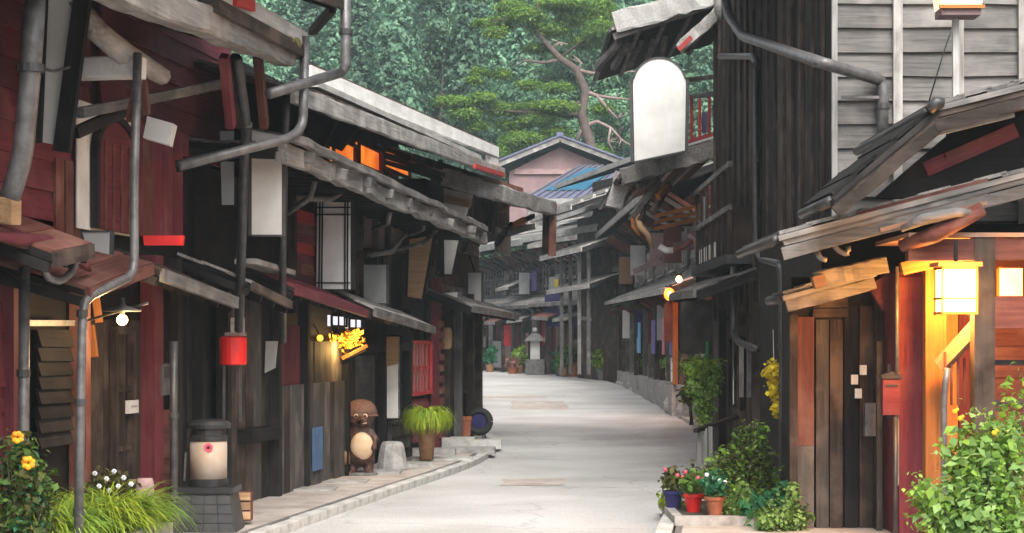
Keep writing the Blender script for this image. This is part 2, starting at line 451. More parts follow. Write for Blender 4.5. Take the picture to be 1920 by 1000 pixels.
def blades(name, mat, n, base_r, length, width, parent, z0=0, spread=1., droop=1., seed=1, segs=4):
    rs = np.random.RandomState(seed); Q = []
    for i in range(n):
        a = rs.rand() * 2 * math.pi; r = base_r * math.sqrt(rs.rand()); L = length * (.6 + .5 * rs.rand())
        p = np.array([r * math.cos(a), r * math.sin(a), z0]); tilt = spread * (.15 + .85 * rs.rand())
        a2 = a + rs.normal() * .5; h = np.array([math.cos(a2), math.sin(a2), 0]); sd_ = np.array([-h[1], h[0], 0])
        ang = math.pi / 2 - tilt * .7
        prev = p; pw = width
        for k in range(segs):
            nx = prev + L / segs * (h * math.cos(ang) + np.array([0, 0, math.sin(ang)]))
            w2 = width * (1 - (k + 1) / segs * .85)
            Q.append([prev - sd_ * pw / 2, prev + sd_ * pw / 2, nx + sd_ * w2 / 2, nx - sd_ * w2 / 2])
            prev = nx; pw = w2; ang -= droop * .5 * (.6 + .8 * rs.rand())
    return quads(name, mat, np.array(Q), parent)

# ================================================================== SETTING
YS = [float(y) for y in range(-20, 101)] + [104, 110, 120, 140, 165, 190, 220, 260, 310]
def strip(name, xl, xr, y0, y1, dz, mat, nx=1, **kw):
    m = M(); rows = []
    for Y in YS:
        if Y < y0 or Y > y1: continue
        rows.append([m.pt((xl(Y) + (xr(Y) - xl(Y)) * i / nx, Y, zg(Y) + dz)) for i in range(nx + 1)])
    for a, b in zip(rows, rows[1:]):
        for i in range(nx): m.f.append((a[i], a[i + 1], b[i + 1], b[i]))
    return link(name, m.mesh(name, mat), None, **kw)
def interp(pts):
    xs = [p[0] for p in pts]; ys = [p[1] for p in pts]
    return lambda Y: float(np.interp(Y, xs, ys))
def smooth_line(pts):
    xs = np.linspace(pts[0][0], pts[-1][0], 120); f = np.interp(xs, [p[0] for p in pts], [p[1] for p in pts])
    for _ in range(14): f[1:-1] = (f[:-2] + 2 * f[1:-1] + f[2:]) / 4
    return lambda Y: float(np.interp(Y, xs, f))
EL = smooth_line([(-20, -8.1), (10, -3.85), (19.5, -2.36), (23.5, -1.75), (26.7, -1.2), (29, -.66), (32, -.28), (35, -.22), (39, -.4), (45, -.75), (52, -1.0), (66, -1.3), (80, -1.65), (100, -3.2)])
ER = smooth_line([(-20, -1.2), (10, .55), (19.5, 1.5), (24, 2.15), (29.5, 2.95), (36, 3.75), (42, 4.2), (52, 4.25), (66, 4.15), (80, 3.4), (90, 1.5), (100, -1.0)])

def road_material():
    m, t, p = nodes('asphalt')
    tc = t.nodes.new('ShaderNodeTexCoord')
    a = t.nodes.new('ShaderNodeTexNoise'); a.inputs['Scale'].default_value = .45; a.inputs['Detail'].default_value = 6; lk(t, tc.outputs['Object'], a.inputs['Vector'])
    b = t.nodes.new('ShaderNodeTexNoise'); b.inputs['Scale'].default_value = 45; b.inputs['Detail'].default_value = 4; lk(t, tc.outputs['Object'], b.inputs['Vector'])
    r = t.nodes.new('ShaderNodeValToRGB'); r.color_ramp.elements[0].position = .38; r.color_ramp.elements[1].position = .62
    r.color_ramp.elements[0].color = (.355, .342, .33, 1); r.color_ramp.elements[1].color = (.455, .445, .432, 1); lk(t, a.outputs['Fac'], r.inputs[0])
    mx = t.nodes.new('ShaderNodeMixRGB'); mx.blend_type = 'OVERLAY'; mx.inputs[0].default_value = .6
    lk(t, r.outputs[0], mx.inputs[1]); lk(t, b.outputs['Fac'], mx.inputs[2])
    vo = t.nodes.new('ShaderNodeTexVoronoi'); vo.feature = 'DISTANCE_TO_EDGE'; vo.inputs['Scale'].default_value = .33
    ns = t.nodes.new('ShaderNodeTexNoise'); ns.inputs['Scale'].default_value = 1.2; lk(t, tc.outputs['Object'], ns.inputs['Vector'])
    va = t.nodes.new('ShaderNodeVectorMath'); va.operation = 'ADD'; lk(t, tc.outputs['Object'], va.inputs[0]); lk(t, ns.outputs['Color'], va.inputs[1]); lk(t, va.outputs[0], vo.inputs['Vector'])
    cr = t.nodes.new('ShaderNodeValToRGB'); cr.color_ramp.elements[0].color = (.6, .6, .6, 1); cr.color_ramp.elements[1].position = .012; lk(t, vo.outputs['Distance'], cr.inputs[0])
    m2 = t.nodes.new('ShaderNodeMixRGB'); m2.blend_type = 'MULTIPLY'; m2.inputs[0].default_value = .6; lk(t, mx.outputs[0], m2.inputs[1]); lk(t, cr.outputs[0], m2.inputs[2])
    lk(t, m2.outputs[0], p.inputs['Base Color']); p.inputs['Roughness'].default_value = .78
    bp = t.nodes.new('ShaderNodeBump'); bp.inputs['Strength'].default_value = .3; bp.inputs['Distance'].default_value = .01
    lk(t, b.outputs['Fac'], bp.inputs['Height']); lk(t, bp.outputs[0], p.inputs['Normal'])
    MATS['asphalt'] = m
road_material()
strip('ground', lambda Y: -260, lambda Y: 260, -20, 104, -.004, 'soil', 8, kind='structure')
strip('hillside', lambda Y: -260, lambda Y: 260, 104, 310, -.004, 'hillsoil', 10, kind='structure')
strip('road', EL, ER, -12, 99, .004, 'asphalt', 6, kind='structure')
pl = strip('pavement', lambda Y: EL(Y) - 4.5, lambda Y: EL(Y) - .2, -12, 60, .09, 'paving', 4, kind='structure')
pr = strip('pavement', lambda Y: ER(Y) + .2, lambda Y: ER(Y) + 4.5, -12, 74, .09, 'paving', 4, kind='structure')
def kerb(line, sgn, y0, y1):
    """kerb stones laid end to end along the road edge"""
    nd = Node('kerb', (0, 0, 0), kind='structure')
    Y = y0
    while Y < y1:
        L = rnd.uniform(.72, .82)
        a = Vector((line(Y) + sgn * .08, Y, zg(Y) + .045)); b = Vector((line(Y + L) + sgn * .08, Y + L, zg(Y + L) + .045))
        d = (b - a) * .008
        nd.stick('kerb_stone', 'kerbstone', a + d, b - d, .16, .11 + rnd.uniform(-.008, .01), None)
        Y += L
    # dark gutter channel behind the stones
    m = M(); r = []
    for Y in [y for y in YS if y0 <= y <= y1]:
        x = line(Y) + sgn * .19; r.append((m.pt((x, Y, zg(Y) + .05)), m.pt((x + sgn * .07, Y, zg(Y) + .05)), m.pt((x, Y, zg(Y) + .094)), m.pt((x + sgn * .07, Y, zg(Y) + .094))))
    for q, s in zip(r, r[1:]):
        m.f.append((q[2], q[3], s[3], s[2]) if sgn > 0 else (q[3], q[2], s[2], s[3]))
    nd.add('drain_channel', m, 'stone_dark')
kerb(EL, -1, 14, 52)
kerb(ER, 1, 14, 70)

# haze: one closed box of thin air round everything
def haze():
    m = M(); m.box(-262, 262, -22, 312, -1.2, 112)
    mt = bpy.data.materials.new('haze'); mt.use_nodes = True; t = mt.node_tree
    t.nodes.remove(t.nodes['Principled BSDF'])
    pv = t.nodes.new('ShaderNodeVolumePrincipled'); pv.inputs['Color'].default_value = (.72, .88, .97, 1); pv.inputs['Density'].default_value = .0005
    lk(t, pv.outputs[0], t.nodes['Material Output'].inputs['Volume'])
    MATS['haze'] = mt
    link('haze', m.mesh('haze', 'haze'), None, kind='stuff')
haze()

# ================================================================== BUILDERS FOR SMALL THINGS
def sign(name, quad, Y, label, face='sign_white', frame='blackwood', fw=.03, th=.05, cat='sign', group=None, hang=None, bars=(), arch=False):
    """a board hung across the pavement; quad = its corners in the picture (TL, TR, BR, BL) at depth Y"""
    c = [PT(x, y, Y) for x, y in quad]
    o = (c[2] + c[3]) / 2
    n = Node(name, o, label=label, cat=cat, group=group)
    q = [n.loc(p) for p in c]
    m = n.m()
    if arch:
        tl, tr, br, bl = [Vector(p) for p in q]; r = (tr - tl).length / 2; cx = (tl + tr) / 2
        poly = [bl, br] + [cx + Vector((math.cos(a) * r, 0, math.sin(a) * r)) for a in [math.pi * k / 16 for k in range(17)]]
    else: poly = [q[3], q[2], q[1], q[0]]
    m.prism(poly, (0, th, 0)); n.add('face_panel', m, face)
    if frame:
        P = [Vector(p) + Vector((0, th / 2, 0)) for p in poly]
        for i in range(len(P)):
            n.stick('frame', frame, P[i], P[(i + 1) % len(P)], th + .03, fw)
    for (a, b) in bars:   # (fx,fy)-(fx,fy) fractions of the face
        def at(fx, fy):
            t = Vector(q[0]).lerp(Vector(q[1]), fx); d = Vector(q[3]).lerp(Vector(q[2]), fx)
            return t.lerp(d, fy) + Vector((0, -.012, 0))
        n.stick('bar', frame or 'blackwood', at(*a), at(*b), .02, .018)
    if hang:
        for (a, b) in hang: n.stick('hanger', 'blackwood', n.loc(PT(*a)), n.loc(PT(*b)), .035, .035)
    return n
def lamp_light(name, P, energy, color, parent=None, r=.05):
    d = bpy.data.lights.new(name, 'POINT'); d.energy = energy; d.color = color; d.shadow_soft_size = r
    o = bpy.data.objects.new(name, d); COL.objects.link(o)
    if parent is not None:
        o.parent = parent.e if isinstance(parent, Node) else parent
        o.location = (P[0], P[1] * (parent.side if isinstance(parent, Node) else 1), P[2])
    else: o.location = P
    return o
def leftnode(name, Y0, label):
    return Node(name, (-5.045 + .15 * (Y0 - 10), Y0), (.15, 1), -1, label, 'house', 'old timber houses along the street')

# ================================================================== LEFT HOUSE 1 (nearest)
A = leftnode('timber_house', 10, 'nearest dark timber house with maroon boards, a slanted white board and grey drainpipes')
f = A.f
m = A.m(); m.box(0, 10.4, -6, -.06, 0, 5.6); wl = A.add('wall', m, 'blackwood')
A.boards_h('plank', 'maroon', 5.2, 7.35, 0, 3.1, 5.2, .28, wl, lap=.1)
uA = lambda px, v=0: f(px, 600, v)[0]
zA = lambda px, py, v=0: f(px, py, v)[2]
# upper maroon wall behind the eave timber
A.boards_h('plank', 'maroon', uA(190), uA(440) - .1, -.02, 4.05, 5.5, .24, wl, lap=.1)
# maroon upright boards, upper storey
z0, z1 = zA(240, 442), zA(240, 228)
A.boards_v('plank', 'redbrown', uA(148), uA(336), .03, z0, z1, .3, wl, mats=['maroon', 'maroon', 'redbrown'])
# white pointed panel and arched board in front of it
u0, u1 = uA(146, .09), uA(243, .09)
m = A.m(); m.box(u0, u1 + .05, .07, .085, z0 - .02, z1 + .02); A.add('panel', m, 'cloth_white', wl)
m = A.m(); r_ = (u1 - u0 - .3) / 2; cx = (u0 + u1) / 2 + .18
m.prism([(cx - r_, .1, z0), (cx + r_, .1, z0)] + [(cx + r_ * math.cos(a), .1, z1 - .42 + .36 * math.sin(a)) for a in [math.pi * k / 12 for k in range(13)]], (0, .04, 0))
arch = A.add('arched_panel', m, 'maroon', wl)
for k in range(13):
    a, b = math.pi * k / 13, math.pi * (k + 1) / 13
    A.stick('rim', 'blackwood', (cx + r_ * math.cos(a), .13, z1 - .42 + .36 * math.sin(a)), (cx + r_ * math.cos(b), .13, z1 - .42 + .36 * math.sin(b)), .07, .07, arch)
for s_ in (-1, 1): A.stick('rim', 'blackwood', (cx + s_ * r_, .13, z0), (cx + s_ * r_, .13, z1 - .42), .07, .07, arch, up=(1, 0, 0))
for k in range(4): A.stick('rib', 'redbrown', (cx - r_ * .6 + k * r_ * .4, .145, z0), (cx - r_ * .6 + k * r_ * .4, .145, z1 - .3), .02, .03, arch, up=(1, 0, 0))
# lower storey: upright posts, dark door boards, louvred shutter
for px, w_, mt in ((276, .24, 'maroon'), (12, .3, 'maroon'), (140, .12, 'redbrown'), (316, .12, 'charcoal'), (362, .10, 'blackwood')):
    u = uA(px); A.stick('post', mt, (u, .05, 0), (u, .05, 2.9), .16, w_, up=(1, 0, 0))
A.boards_v('plank', 'charcoal', uA(168), uA(262), -.01, .05, zA(210, 600), .3, wl)
door = A.win(uA(205), uA(238), .05, .4, zA(210, 620), 2, 3, 'charcoal', 'glassdark', .07)
A.boards_h('louvre', 'blackwood', uA(66), uA(128), .02, zA(95, 835), zA(95, 622), .13, wl, lap=.3)
A.boards_h('plank', 'maroon', uA(-40), uA(38), .03, .1, zA(20, 570), .22, wl, lap=.1)
A.boards_v('plank', 'blackwood', uA(300), uA(380), -.01, .05, 2.8, .3, wl)
A.boards_h('plank', 'redbrown', uA(290), uA(316), .03, .35, 1.3, .16, wl, lap=.1)
A.stick('sill_beam', 'metal_grey', f(48, 606, .12), f(136, 606, .12), .05, .05)
m = A.m(); a = f(296, 742, .1); b = f(326, 682, .1); m.box(a[0], b[0], .02, .14, a[2], b[2]); mb = A.add('meter_box', m, 'metal_grey')
m = A.m(); m.box(a[0] + .08, b[0] - .08, .14, .15, (a[2] + b[2]) / 2 + .02, b[2] - .03); A.add('meter_window', m, 'metal_dark', mb)
m = A.m(); a = f(244, 776, .1); b = f(262, 750, .1); m.box(a[0], b[0], .05, .09, a[2], b[2]); nb = A.add('name_plate', m, 'sign_white')
m = A.m(); m.box(a[0] + .05, b[0] - .05, .09, .096, a[2] + .06, b[2] - .05); A.add('switch', m, 'sign_grey', nb)
# lower roof with its worn end
pr0, pr1 = (4.2, .95, 2.62), (uA(168, .95), .95, 2.72)
A.roof(pr0, pr1, .95, .34, .06, 'redbrown', .45, 'charcoal', .12)
# small porch roof over the lamp
A.roof((uA(160, .8), .8, zA(160, 556, .8)), (uA(280, .8), .8, zA(280, 508, .8)), .8, .22, .05, 'redbrown', .4, 'redbrown', .1)
# long lower eave to the corner
A.roof((uA(300, .75), .75, zA(300, 520, .75)), (uA(440, .75), .75, zA(440, 572, .75)), .75, .3, .06, 'charcoal', .4, 'darkgrey', .12)
# main eave
e0, e1 = Vector(f(150, -9, 1.3)), Vector(f(528, 100, 1.3))
A.roof(e0 + Vector((-3, 0, -.0)), e1, 3.6, 1.1, .09, 'darkgrey', .5, None)
rough_beam(A, 'eave_beam', 'grey', e0 + Vector((-2.5, .04, -.0)), e1 + Vector((.1, .04, 0)), .2, .25, None, 22, .015)
m = A.m(); m.ball(e1 + Vector((-.05, .05, .09)), (.26, .17, .1), 12, 8); m.ball(e1 + Vector((-.28, .07, .08)), (.18, .14, .08), 10, 6); A.add('moss', m, 'moss', smooth=True)
g0, g1 = Vector(f(400, -20, 1.45)), Vector(f(572, 76, 1.45))
rough_beam(A, 'upper_eave_board', 'palegrey', g0, g1, .06, .17, None, 10, .006)
A.stick('upper_eave_lip', 'charcoal', g0 + Vector((0, -.05, -.14)), g1 + Vector((0, -.05, -.14)), .2, .12)
# upper roof with hanging red trim
h0, h1 = Vector(f(420, -70, 1.7)), Vector(f(640, 8, 1.7))
A.roof(h0, h1, 3.2, 1.1, .1, 'darkgrey', .5, 'charcoal', .2)
A.stick('trim', 'oldred', f(440, 0, 1.5), f(474, 12, 1.5), .05, .1)
A.stick('bracket', 'charcoal', h1 + Vector((0, -.1, -.05)), f(585, 60, 1.2), .08, .08)
# carved bracket arms reaching to the street
for px, py, v0, v1, s_ in ((268, 128, .0, .95, .17), (30, 395, .0, .8, .18)):
    a = Vector(f(px, py, v1)); 
    rough_beam(A, 'bracket_arm', 'whitewood' if px > 100 else 'tan', (a.x, v0, a.z + .02), a, s_, s_ * 1.1, None, 6, .008)
m = A.m(); c_ = Vector(f(205, 95, .7)); m.tube([c_ + Vector((-.5, -.1, .35)), c_ + Vector((-.3, 0, .12)), c_ + Vector((.1, .1, -.02)), c_ + Vector((.75, .22, -.12))], [.07, .1, .11, .08], 8); A.add('carved_beam', m, 'grey', smooth=True)
A.stick('brace', 'darkgrey', f(150, 212, .55), f(455, 150, .75), .07, .09)
A.stick('brace', 'blackwood', f(140, 250, .3), f(240, 205, .5), .08, .1)
A.stick('strut', 'redbrown', f(242, 225, .85), f(262, 140, .85), .05, .07)
A.stick('strut', 'redbrown', f(276, 215, .85), f(268, 140, .85), .05, .07)
A.stick('beam', 'metal_dark', f(335, 308, .5), f(565, 252, .75), .07, .075)
A.stick('beam', 'blackwood', f(335, 318, .45), f(470, 286, .6), .05, .05)
for px, mt in ((425, 'maroon'), (445, 'charcoal'), (488, 'redbrown')):
    A.stick('hanging_post', mt, f(px - 5, 105, 1.1), f(px + 8, 238, 1.0), .08, .09, up=(1, 0, 0))
rs_ = [f(445 + 12 * 0, 110, 1.18), f(462, 235, 1.05), f(458, 300, .95), f(448, 620, .6)]
A.pipe(rs_, .05, 'metal_dark', rs_[1:2])
# worn curved boards at the lower left
A.stick('board', 'amber', f(24, 345, .8), f(42, 235, .8), .04, .08)  # warm light on this strip is put into the amber colour
m = A.m(); P_ = [f(-20, 440, .7), f(30, 448, .75), f(90, 455, .75), f(150, 490, .75), f(168, 506, .7)]; m.tube(P_, [.04, .05, .06, .05, .02], 8); A.add('roof_end_roll', m, 'maroon', smooth=True)
A.roof(P_[0], P_[3], .7, .3, .05, 'maroon', .5, 'redbrown', .1)
A.boards_v('plank', 'redbrown', uA(95), uA(142), .04, zA(110, 480), zA(110, 300), .22, wl)
A.pipe([f(80, 492, .8), f(88, 520, .8), f(112, 530, .8), f(135, 510, .8), f(142, 492, .8)], .03, 'metal_grey', name='looped_pipe')
# pipes
A.pipe([f(70, -60, 1.15), f(58, 130, 1.1), f(42, 300, 1.0), f(18, 372, .9)], .075, 'metal_grey', [f(58, 128, 1.1)])
A.pipe([f(258, 100, .95), f(252, 330, .95), f(252, 515, .95), f(156, 562, .8), f(152, 700, .8), f(146, 1080, .8)], .038, 'metal_grey', [f(154, 588, .8), f(151, 755, .8), f(148, 960, .8)])
A.pipe([f(46, 500, .3), f(44, 850, .3), f(44, 1050, .3)], .045, 'metal_grey', [f(44, 700, .3)])
A.pipe([f(572, 68, 1.5), f(568, 236, 1.45), f(548, 258, 1.4), f(335, 312, .6)], .05, 'metal_grey')
A.pipe([f(648, -120, 1.75), f(648, 125, 1.75), f(640, 136, 1.7), f(505, 176, 1.3)], .055, 'metal_grey', [f(648, 60, 1.75)])
A.pipe([f(326, 640, .55), f(326, 800, .55), f(326, 1010, .55), f(345, 1020, .6)], .04, 'metal_dark', [f(326, 780, .55), f(326, 930, .55)])
# wires
A.pipe([f(86, 130, 1.12), f(100, 134, 1.0), f(130, 126, .9)], .012, 'metal_black', name='cable')

# slanted tall white board
sign('sign_board', [(92, -30), (148, -30), (110, 272), (76, 266)], 15.4, 'tall slanted white board hung on a dark frame under the near eave', 'sign_white', None, th=.06)
sl = A.stick('sign_rail', 'blackwood', A.p(160, -40, 15.35), A.p(116, 285, 15.35), .07, .14)
A.stick('sign_rail', 'blackwood', A.p(86, -40, 15.35), A.p(73, 268, 15.35), .05, .04)
sign('sign_board', [(152, 434), (205, 434), (203, 510), (176, 508)], 16.4, 'small white board with a ragged foot below the arched maroon panel', 'sign_grey', 'metal_dark', .015)
sign('sign_board', [(268, 442), (344, 442), (342, 460), (270, 460)], 17.2, 'narrow red strip board fixed beside the grey drainpipe', 'redpaint', None, th=.08)
sign('sign_board', [(412, 246), (438, 246), (438, 384), (416, 384)], 20.6, 'narrow grey white board deep in the black recess', 'sign_grey', None, th=.04)
sign('sign_board', [(472, 242), (528, 252), (528, 442), (472, 442)], 20.4, 'long plain white board hanging beside the corrugated drainpipe', 'sign_white', 'metal_dark', .02)
n = sign('lamp_shade_box', [(276, 218), (325, 232), (316, 272), (268, 258)], 17.0, 'small tilted white lamp box under the carved beam end', 'sign_white', None, th=.2, cat='lamp')
# bare bulb with its flared glass shade
P = PT(229, 600, 16.6)
n = Node('bulb_lamp', P, label='bare bright bulb lamp on a bracket under the small porch roof', cat='lamp')
m = n.m(); m.ball((0, 0, 0), .05, 12, 8); b_ = n.add('bulb', m, 'bulb', smooth=True)
b_.visible_shadow = True
m = n.m(); m.lathe([(.02, .05), (.03, .08), (.17, .075), (.18, .09), (.03, .13), (.02, .2)], (0, 0, 0), 14); n.add('shade', m, 'metal_grey', smooth=True)
n.stick('arm', 'metal_grey', (-.45, .3, -.02), (.24, -.05, .15), .02, .02)
lamp_light('bulb_light', (.1, .02, -.1), 20, (1, .62, .28), n)
# white wall lamps / insulators near it
for k, (px, py) in enumerate(((170, 640), (178, 575))):
    A.stick('bracket', 'amber', A.p(px, py - 30, 17.3), A.p(px + 8, py + 30, 17.3), .05, .06)

# ================================================================== LEFT HOUSE 2
B = leftnode('timber_house', 20.55, 'long timber house with glowing orange upper windows and a gold lamp over its door')
f = B.f
LB = 12.9
uB = lambda px, v=0: f(px, 600, v)[0]
zB = lambda px, py, v=0: f(px, py, v)[2]
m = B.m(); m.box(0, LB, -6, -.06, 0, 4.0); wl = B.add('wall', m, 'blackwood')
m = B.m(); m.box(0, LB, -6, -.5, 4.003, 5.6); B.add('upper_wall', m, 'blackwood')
# upper storey windows, lit from inside
for i, (pa, pb) in enumerate(((622, 664), (670, 712), (717, 766))):
    a = f(pa, 268 + (pa - 622) * .3, -.45); b = f(pb, 335 + 0 * pb, -.45)
    zt, zb = zB(pa, 256 + (pa - 622) * .22, -.45), zB(pb, 318 + (pb - 664) * .17, -.45)
    B.win(a[0], b[0], -.42, zb, zt, 1, 1, 'maroon', 'window_orange', .05)
B.boards_h('plank', 'mauve', uB(640, -.4), uB(768, -.4), -.42, 3.9, zB(700, 326, -.4), .14, wl, lap=.1)
# lower (intermediate) roof
r0, r1 = Vector(f(540, 292, 1.0)), Vector(f(898, 444, 1.0))
r0 = r0 + (r0 - r1).normalized() * .4
ro = B.roof(r0, r1, 1.4, .08, .06, 'darkgrey', .5, None)
rough_beam(B, 'eave_beam', 'grey', r0 + Vector((0, .05, 0)), r1 + Vector((.15, .05, -.02)), .12, .21, ro, 30, .02)
rough_beam(B, 'eave_pole', 'darkgrey', r0 + Vector((0, .16, .15)), r1 + Vector((.0, .14, .14)), .09, .09, ro, 24, .015)
for k in range(9):
    q = r0.lerp(r1, .04 + k * .115 + rnd.uniform(-.02, .02)) + Vector((0, .04, rnd.uniform(-.02, .03)))
    rough_beam(B, 'beam_end', 'darkgrey', q + Vector((0, -.5, .1)), q + Vector((rnd.uniform(-.04, .04), rnd.uniform(.1, .24), -.02)), rnd.uniform(.08, .12), rnd.uniform(.1, .15), ro, 4, .012)
# upper roof: grey fascia with stepped white capping behind
w0, w1 = Vector(f(545, 176, 1.1)), Vector(f(942, 326, 1.1))
ro = B.roof(w0, w1, 1.9, .55, .06, 'darkgrey', None, None)
rough_beam(B, 'eave_board', 'grey', w0 + Vector((0, .03, 0)), w1 + Vector((0, .03, 0)), .06, .2, ro, 24, .008)
a, b = Vector(f(565, 172, .85)), Vector(f(938, 322, .85))
B.stick('shingle_edge', 'charcoal', a, b, .3, .05, ro)
a, b = Vector(f(570, 158, .8)), Vector(f(885, 296, .8)); B.stick('roof_board', 'palegrey', a, b, .35, .07, ro)
a, b = Vector(f(575, 138, .7)), Vector(f(930, 286, .7)); B.stick('white_fascia', 'whitewood', a, b, .12, .2, ro)
B.stick('shingle_edge', 'redbrown', a + Vector((0, -.05, .13)), b + Vector((0, -.05, .13)), .1, .03, ro)
m = B.m(); q = b + Vector((-.1, -.06, -.13)); m.box(q.x - .7, q.x + .16, q.y - .02, q.y + .1, q.z - .17, q.z + .1); B.add('fascia_end', m, 'whitewood', ro)
B.stick('fascia_end', 'tan', b + Vector((-.55, .05, -.34)), b + Vector((.0, .05, -.34)), .1, .09, ro)
B.stick('red_trim', 'oldred', f(890, 312, 1.2), f(944, 328, 1.2), .05, .08, ro)
m = B.m(); m.box(0, LB, -6, -1.2, 5.603, 6.0); B.add('attic', m, 'blackwood')
# curled black bracket on the roof edge
m = B.m(); m.prism([B.p(612, 272, 24.6), B.p(640, 214, 24.6), B.p(672, 204, 24.6), B.p(690, 208, 24.6), B.p(668, 240, 24.6), B.p(636, 282, 24.6)], (.16, 0, 0)); B.add('roof_bracket', m, 'blackwood')
B.stick('bracket_rib', 'metal_dark', B.p(608, 276, 24.5), B.p(640, 214, 24.5), .03, .03)
# braces under the lower roof
for a, b in (((540, 400), (600, 310)), ((555, 372), (660, 348)), ((640, 350), (640, 300)), ((700, 430), (735, 380)), ((770, 440), (800, 395)), ((740, 470), (830, 420)), ((690, 480), (760, 440))):
    m = B.m(); p0, p1 = Vector(f(*a, .25)), Vector(f(*b, .75)); mid = (p0 + p1) / 2 + Vector((0, .08, -.1)); m.tube([p0, mid, p1], [.035, .04, .03], 8); B.add('brace', m, 'darkgrey', smooth=True)
# wall panels under the roof
B.boards_h('plank', 'redbrown', uB(543), uB(592), .02, zB(566, 532), zB(566, 398), .14, wl, mats=['maroon', 'redbrown', 'oldred'], lap=.1)
for pa, pb, py0, py1, mt in ((684, 722, 392, 472, 'mauve'), (728, 756, 400, 470, 'mauve'), (762, 800, 415, 445, 'plaster')):
    m = B.m(); m.box(uB(pa), uB(pb), -.03, -.005, zB(pb, py1), zB(pa, py0)); B.add('shoji_panel', m, mt, wl)
for px in (545, 672, 700, 724, 758, 806): B.stick('post', 'charcoal', (uB(px), .02, 2.4), (uB(px), .02, 4.0), .1, .12, up=(1, 0, 0))
B.stick('beam', 'charcoal', (uB(660), .06, zB(660, 480)), (uB(815), .06, zB(815, 462)), .08, .1)
# lower storey: tall dark boards
B.boards_v('plank', 'slatewood', uB(404), uB(500), .02, .08, zB(450, 560), .34, wl, mats=['slatewood', 'charcoal', 'charcoal'])
B.boards_v('plank', 'slatewood', uB(503), uB(632), .1, .08, zB(570, 720, .1), .3, wl, mats=['slatewood', 'charcoal', 'slatewood'])
B.boards_v('plank', 'blackwood', uB(556), uB(632), .06, zB(570, 722, .1), zB(600, 640), .3, wl, mats=['slatewood', 'charcoal'])
B.boards_v('plank', 'maroon', uB(512), uB(556), .05, zB(530, 735), zB(530, 610), .3, wl)
for px in (404, 502, 556, 634): B.stick('post', 'blackwood', (uB(px), .1, 0), (uB(px), .1, 2.7), .14, .13, up=(1, 0, 0))
m = B.m(); m.box(uB(594, .2), uB(612, .2), .135, .15, zB(602, 880, .14), zB(602, 800, .14)); B.add('poster', m, 'poster_blue')
# cabinets/boxes on the boards
m = B.m(); m.box(uB(455, .1), uB(510, .1), .02, .22, zB(480, 825), zB(480, 800)); B.add('shelf', m, 'blackwood')
# open doorway
m = B.m(); m.box(uB(652), uB(706), -.055, -.03, .1, zB(680, 668)); B.add('door_leaf', m, 'slatewood')
for px in (646, 708, 756): B.stick('post', 'blackwood', (uB(px), .08, .05), (uB(px), .08, 2.6), .13, .13, up=(1, 0, 0))
B.stick('lintel', 'blackwood', (uB(640), .08, zB(640, 655)), (uB(760), .08, zB(760, 650)), .12, .14)
m = B.m(); m.box(uB(716), uB(752), -.02, .16, .1, zB(735, 790)); B.add('base_cabinet', m, 'slatewood')
for k in range(3): B.stick('rail', 'blackwood', (uB(716), .18, .25 + k * .22), (uB(752), .18, .25 + k * .22), .03, .04)
# small white transom windows
B.win(uB(622, .3), uB(650, .3), .3, zB(636, 612, .3), zB(636, 592, .3), 2, 1, 'blackwood', 'window_pale', .03)
B.win(uB(655, .3), uB(682, .3), .3, zB(668, 616, .3), zB(668, 598, .3), 2, 1, 'blackwood', 'window_pale', .03)
# porch roofs
B.roof((uB(470, .8), .8, zB(470, 540, .8)), (uB(542, .8), .8, zB(542, 575, .8)), .8, .3, .05, 'grey', .4, 'charcoal', .09)
B.roof((uB(552, .7), .7, zB(552, 548, .7)), (uB(690, .7), .7, zB(690, 592, .7)), .7, .3, .05, 'maroon', .4, 'maroon', .1)
B.roof((uB(700, .8), .8, zB(700, 588, .8)), (uB(812, .8), .8, zB(812, 622, .8)), .8, .34, .06, 'grey', .4, 'darkgrey', .12)
B.stick('ledge', 'grey', f(460, 490, .5), f(535, 512, .5), .25, .06)
# lattice window and notched red post
B.win(uB(762), uB(802), .06, zB(780, 738), zB(780, 642), 1, 2, 'oldred', 'sign_grey', .06, None, 7)
B.boards_h('plank', 'oldred', uB(764), uB(800), .03, .3, zB(780, 750), .2, wl, mats=['maroon'])
u = uB(806); B.stick('notched_post', 'maroon', (u, .12, .1), (u, .12, 3.2), .16, .2, up=(1, 0, 0))
for k in range(14): B.stick('notch_board', 'redbrown', (u, .22, .3 + k * .2), (u, .22, .42 + k * .2), .06, .26, up=(1, 0, 0))
# pipes
B.pipe([f(537, 180, 1.0), f(533, 300, .9), f(530, 480, .7), f(530, 640, .4)], .045, 'metal_dark')
B.pipe([f(448, 480, .2), f(448, 640, .2)], .03, 'metal_grey')
# signs across the pavement
sign('sign_board', [(595, 378), (657, 378), (657, 544), (593, 544)], 25.3, 'tall white paper sign framed in thin black bars beneath the weathered eave', 'sign_white', 'blackwood', .025, .12, hang=[((600, 378, 25.3), (600, 330, 25.3)), ((650, 378, 25.3), (650, 345, 25.3))],
     bars=[((.16, 0), (.16, 1)), ((.84, 0), (.84, 1)), ((.08, 0), (.08, 1)), ((.92, 0), (.92, 1)), ((0, .07), (1, .07)), ((0, .15), (1, .15)), ((0, .92), (1, .92))])
sign('sign_board', [(682, 496), (724, 496), (724, 570), (680, 570)], 28.4, 'plain grey board sign hanging under the mauve panels', 'sign_grey', 'metal_dark', .02, hang=[((690, 496, 28.4), (690, 470, 28.4)), ((716, 496, 28.4), (716, 470, 28.4))])
sign('sign_board', [(768, 448), (812, 440), (790, 562), (764, 558)], 31.0, 'slanted tan wooden board beside the red notched post', 'tan', 'blackwood', .025)
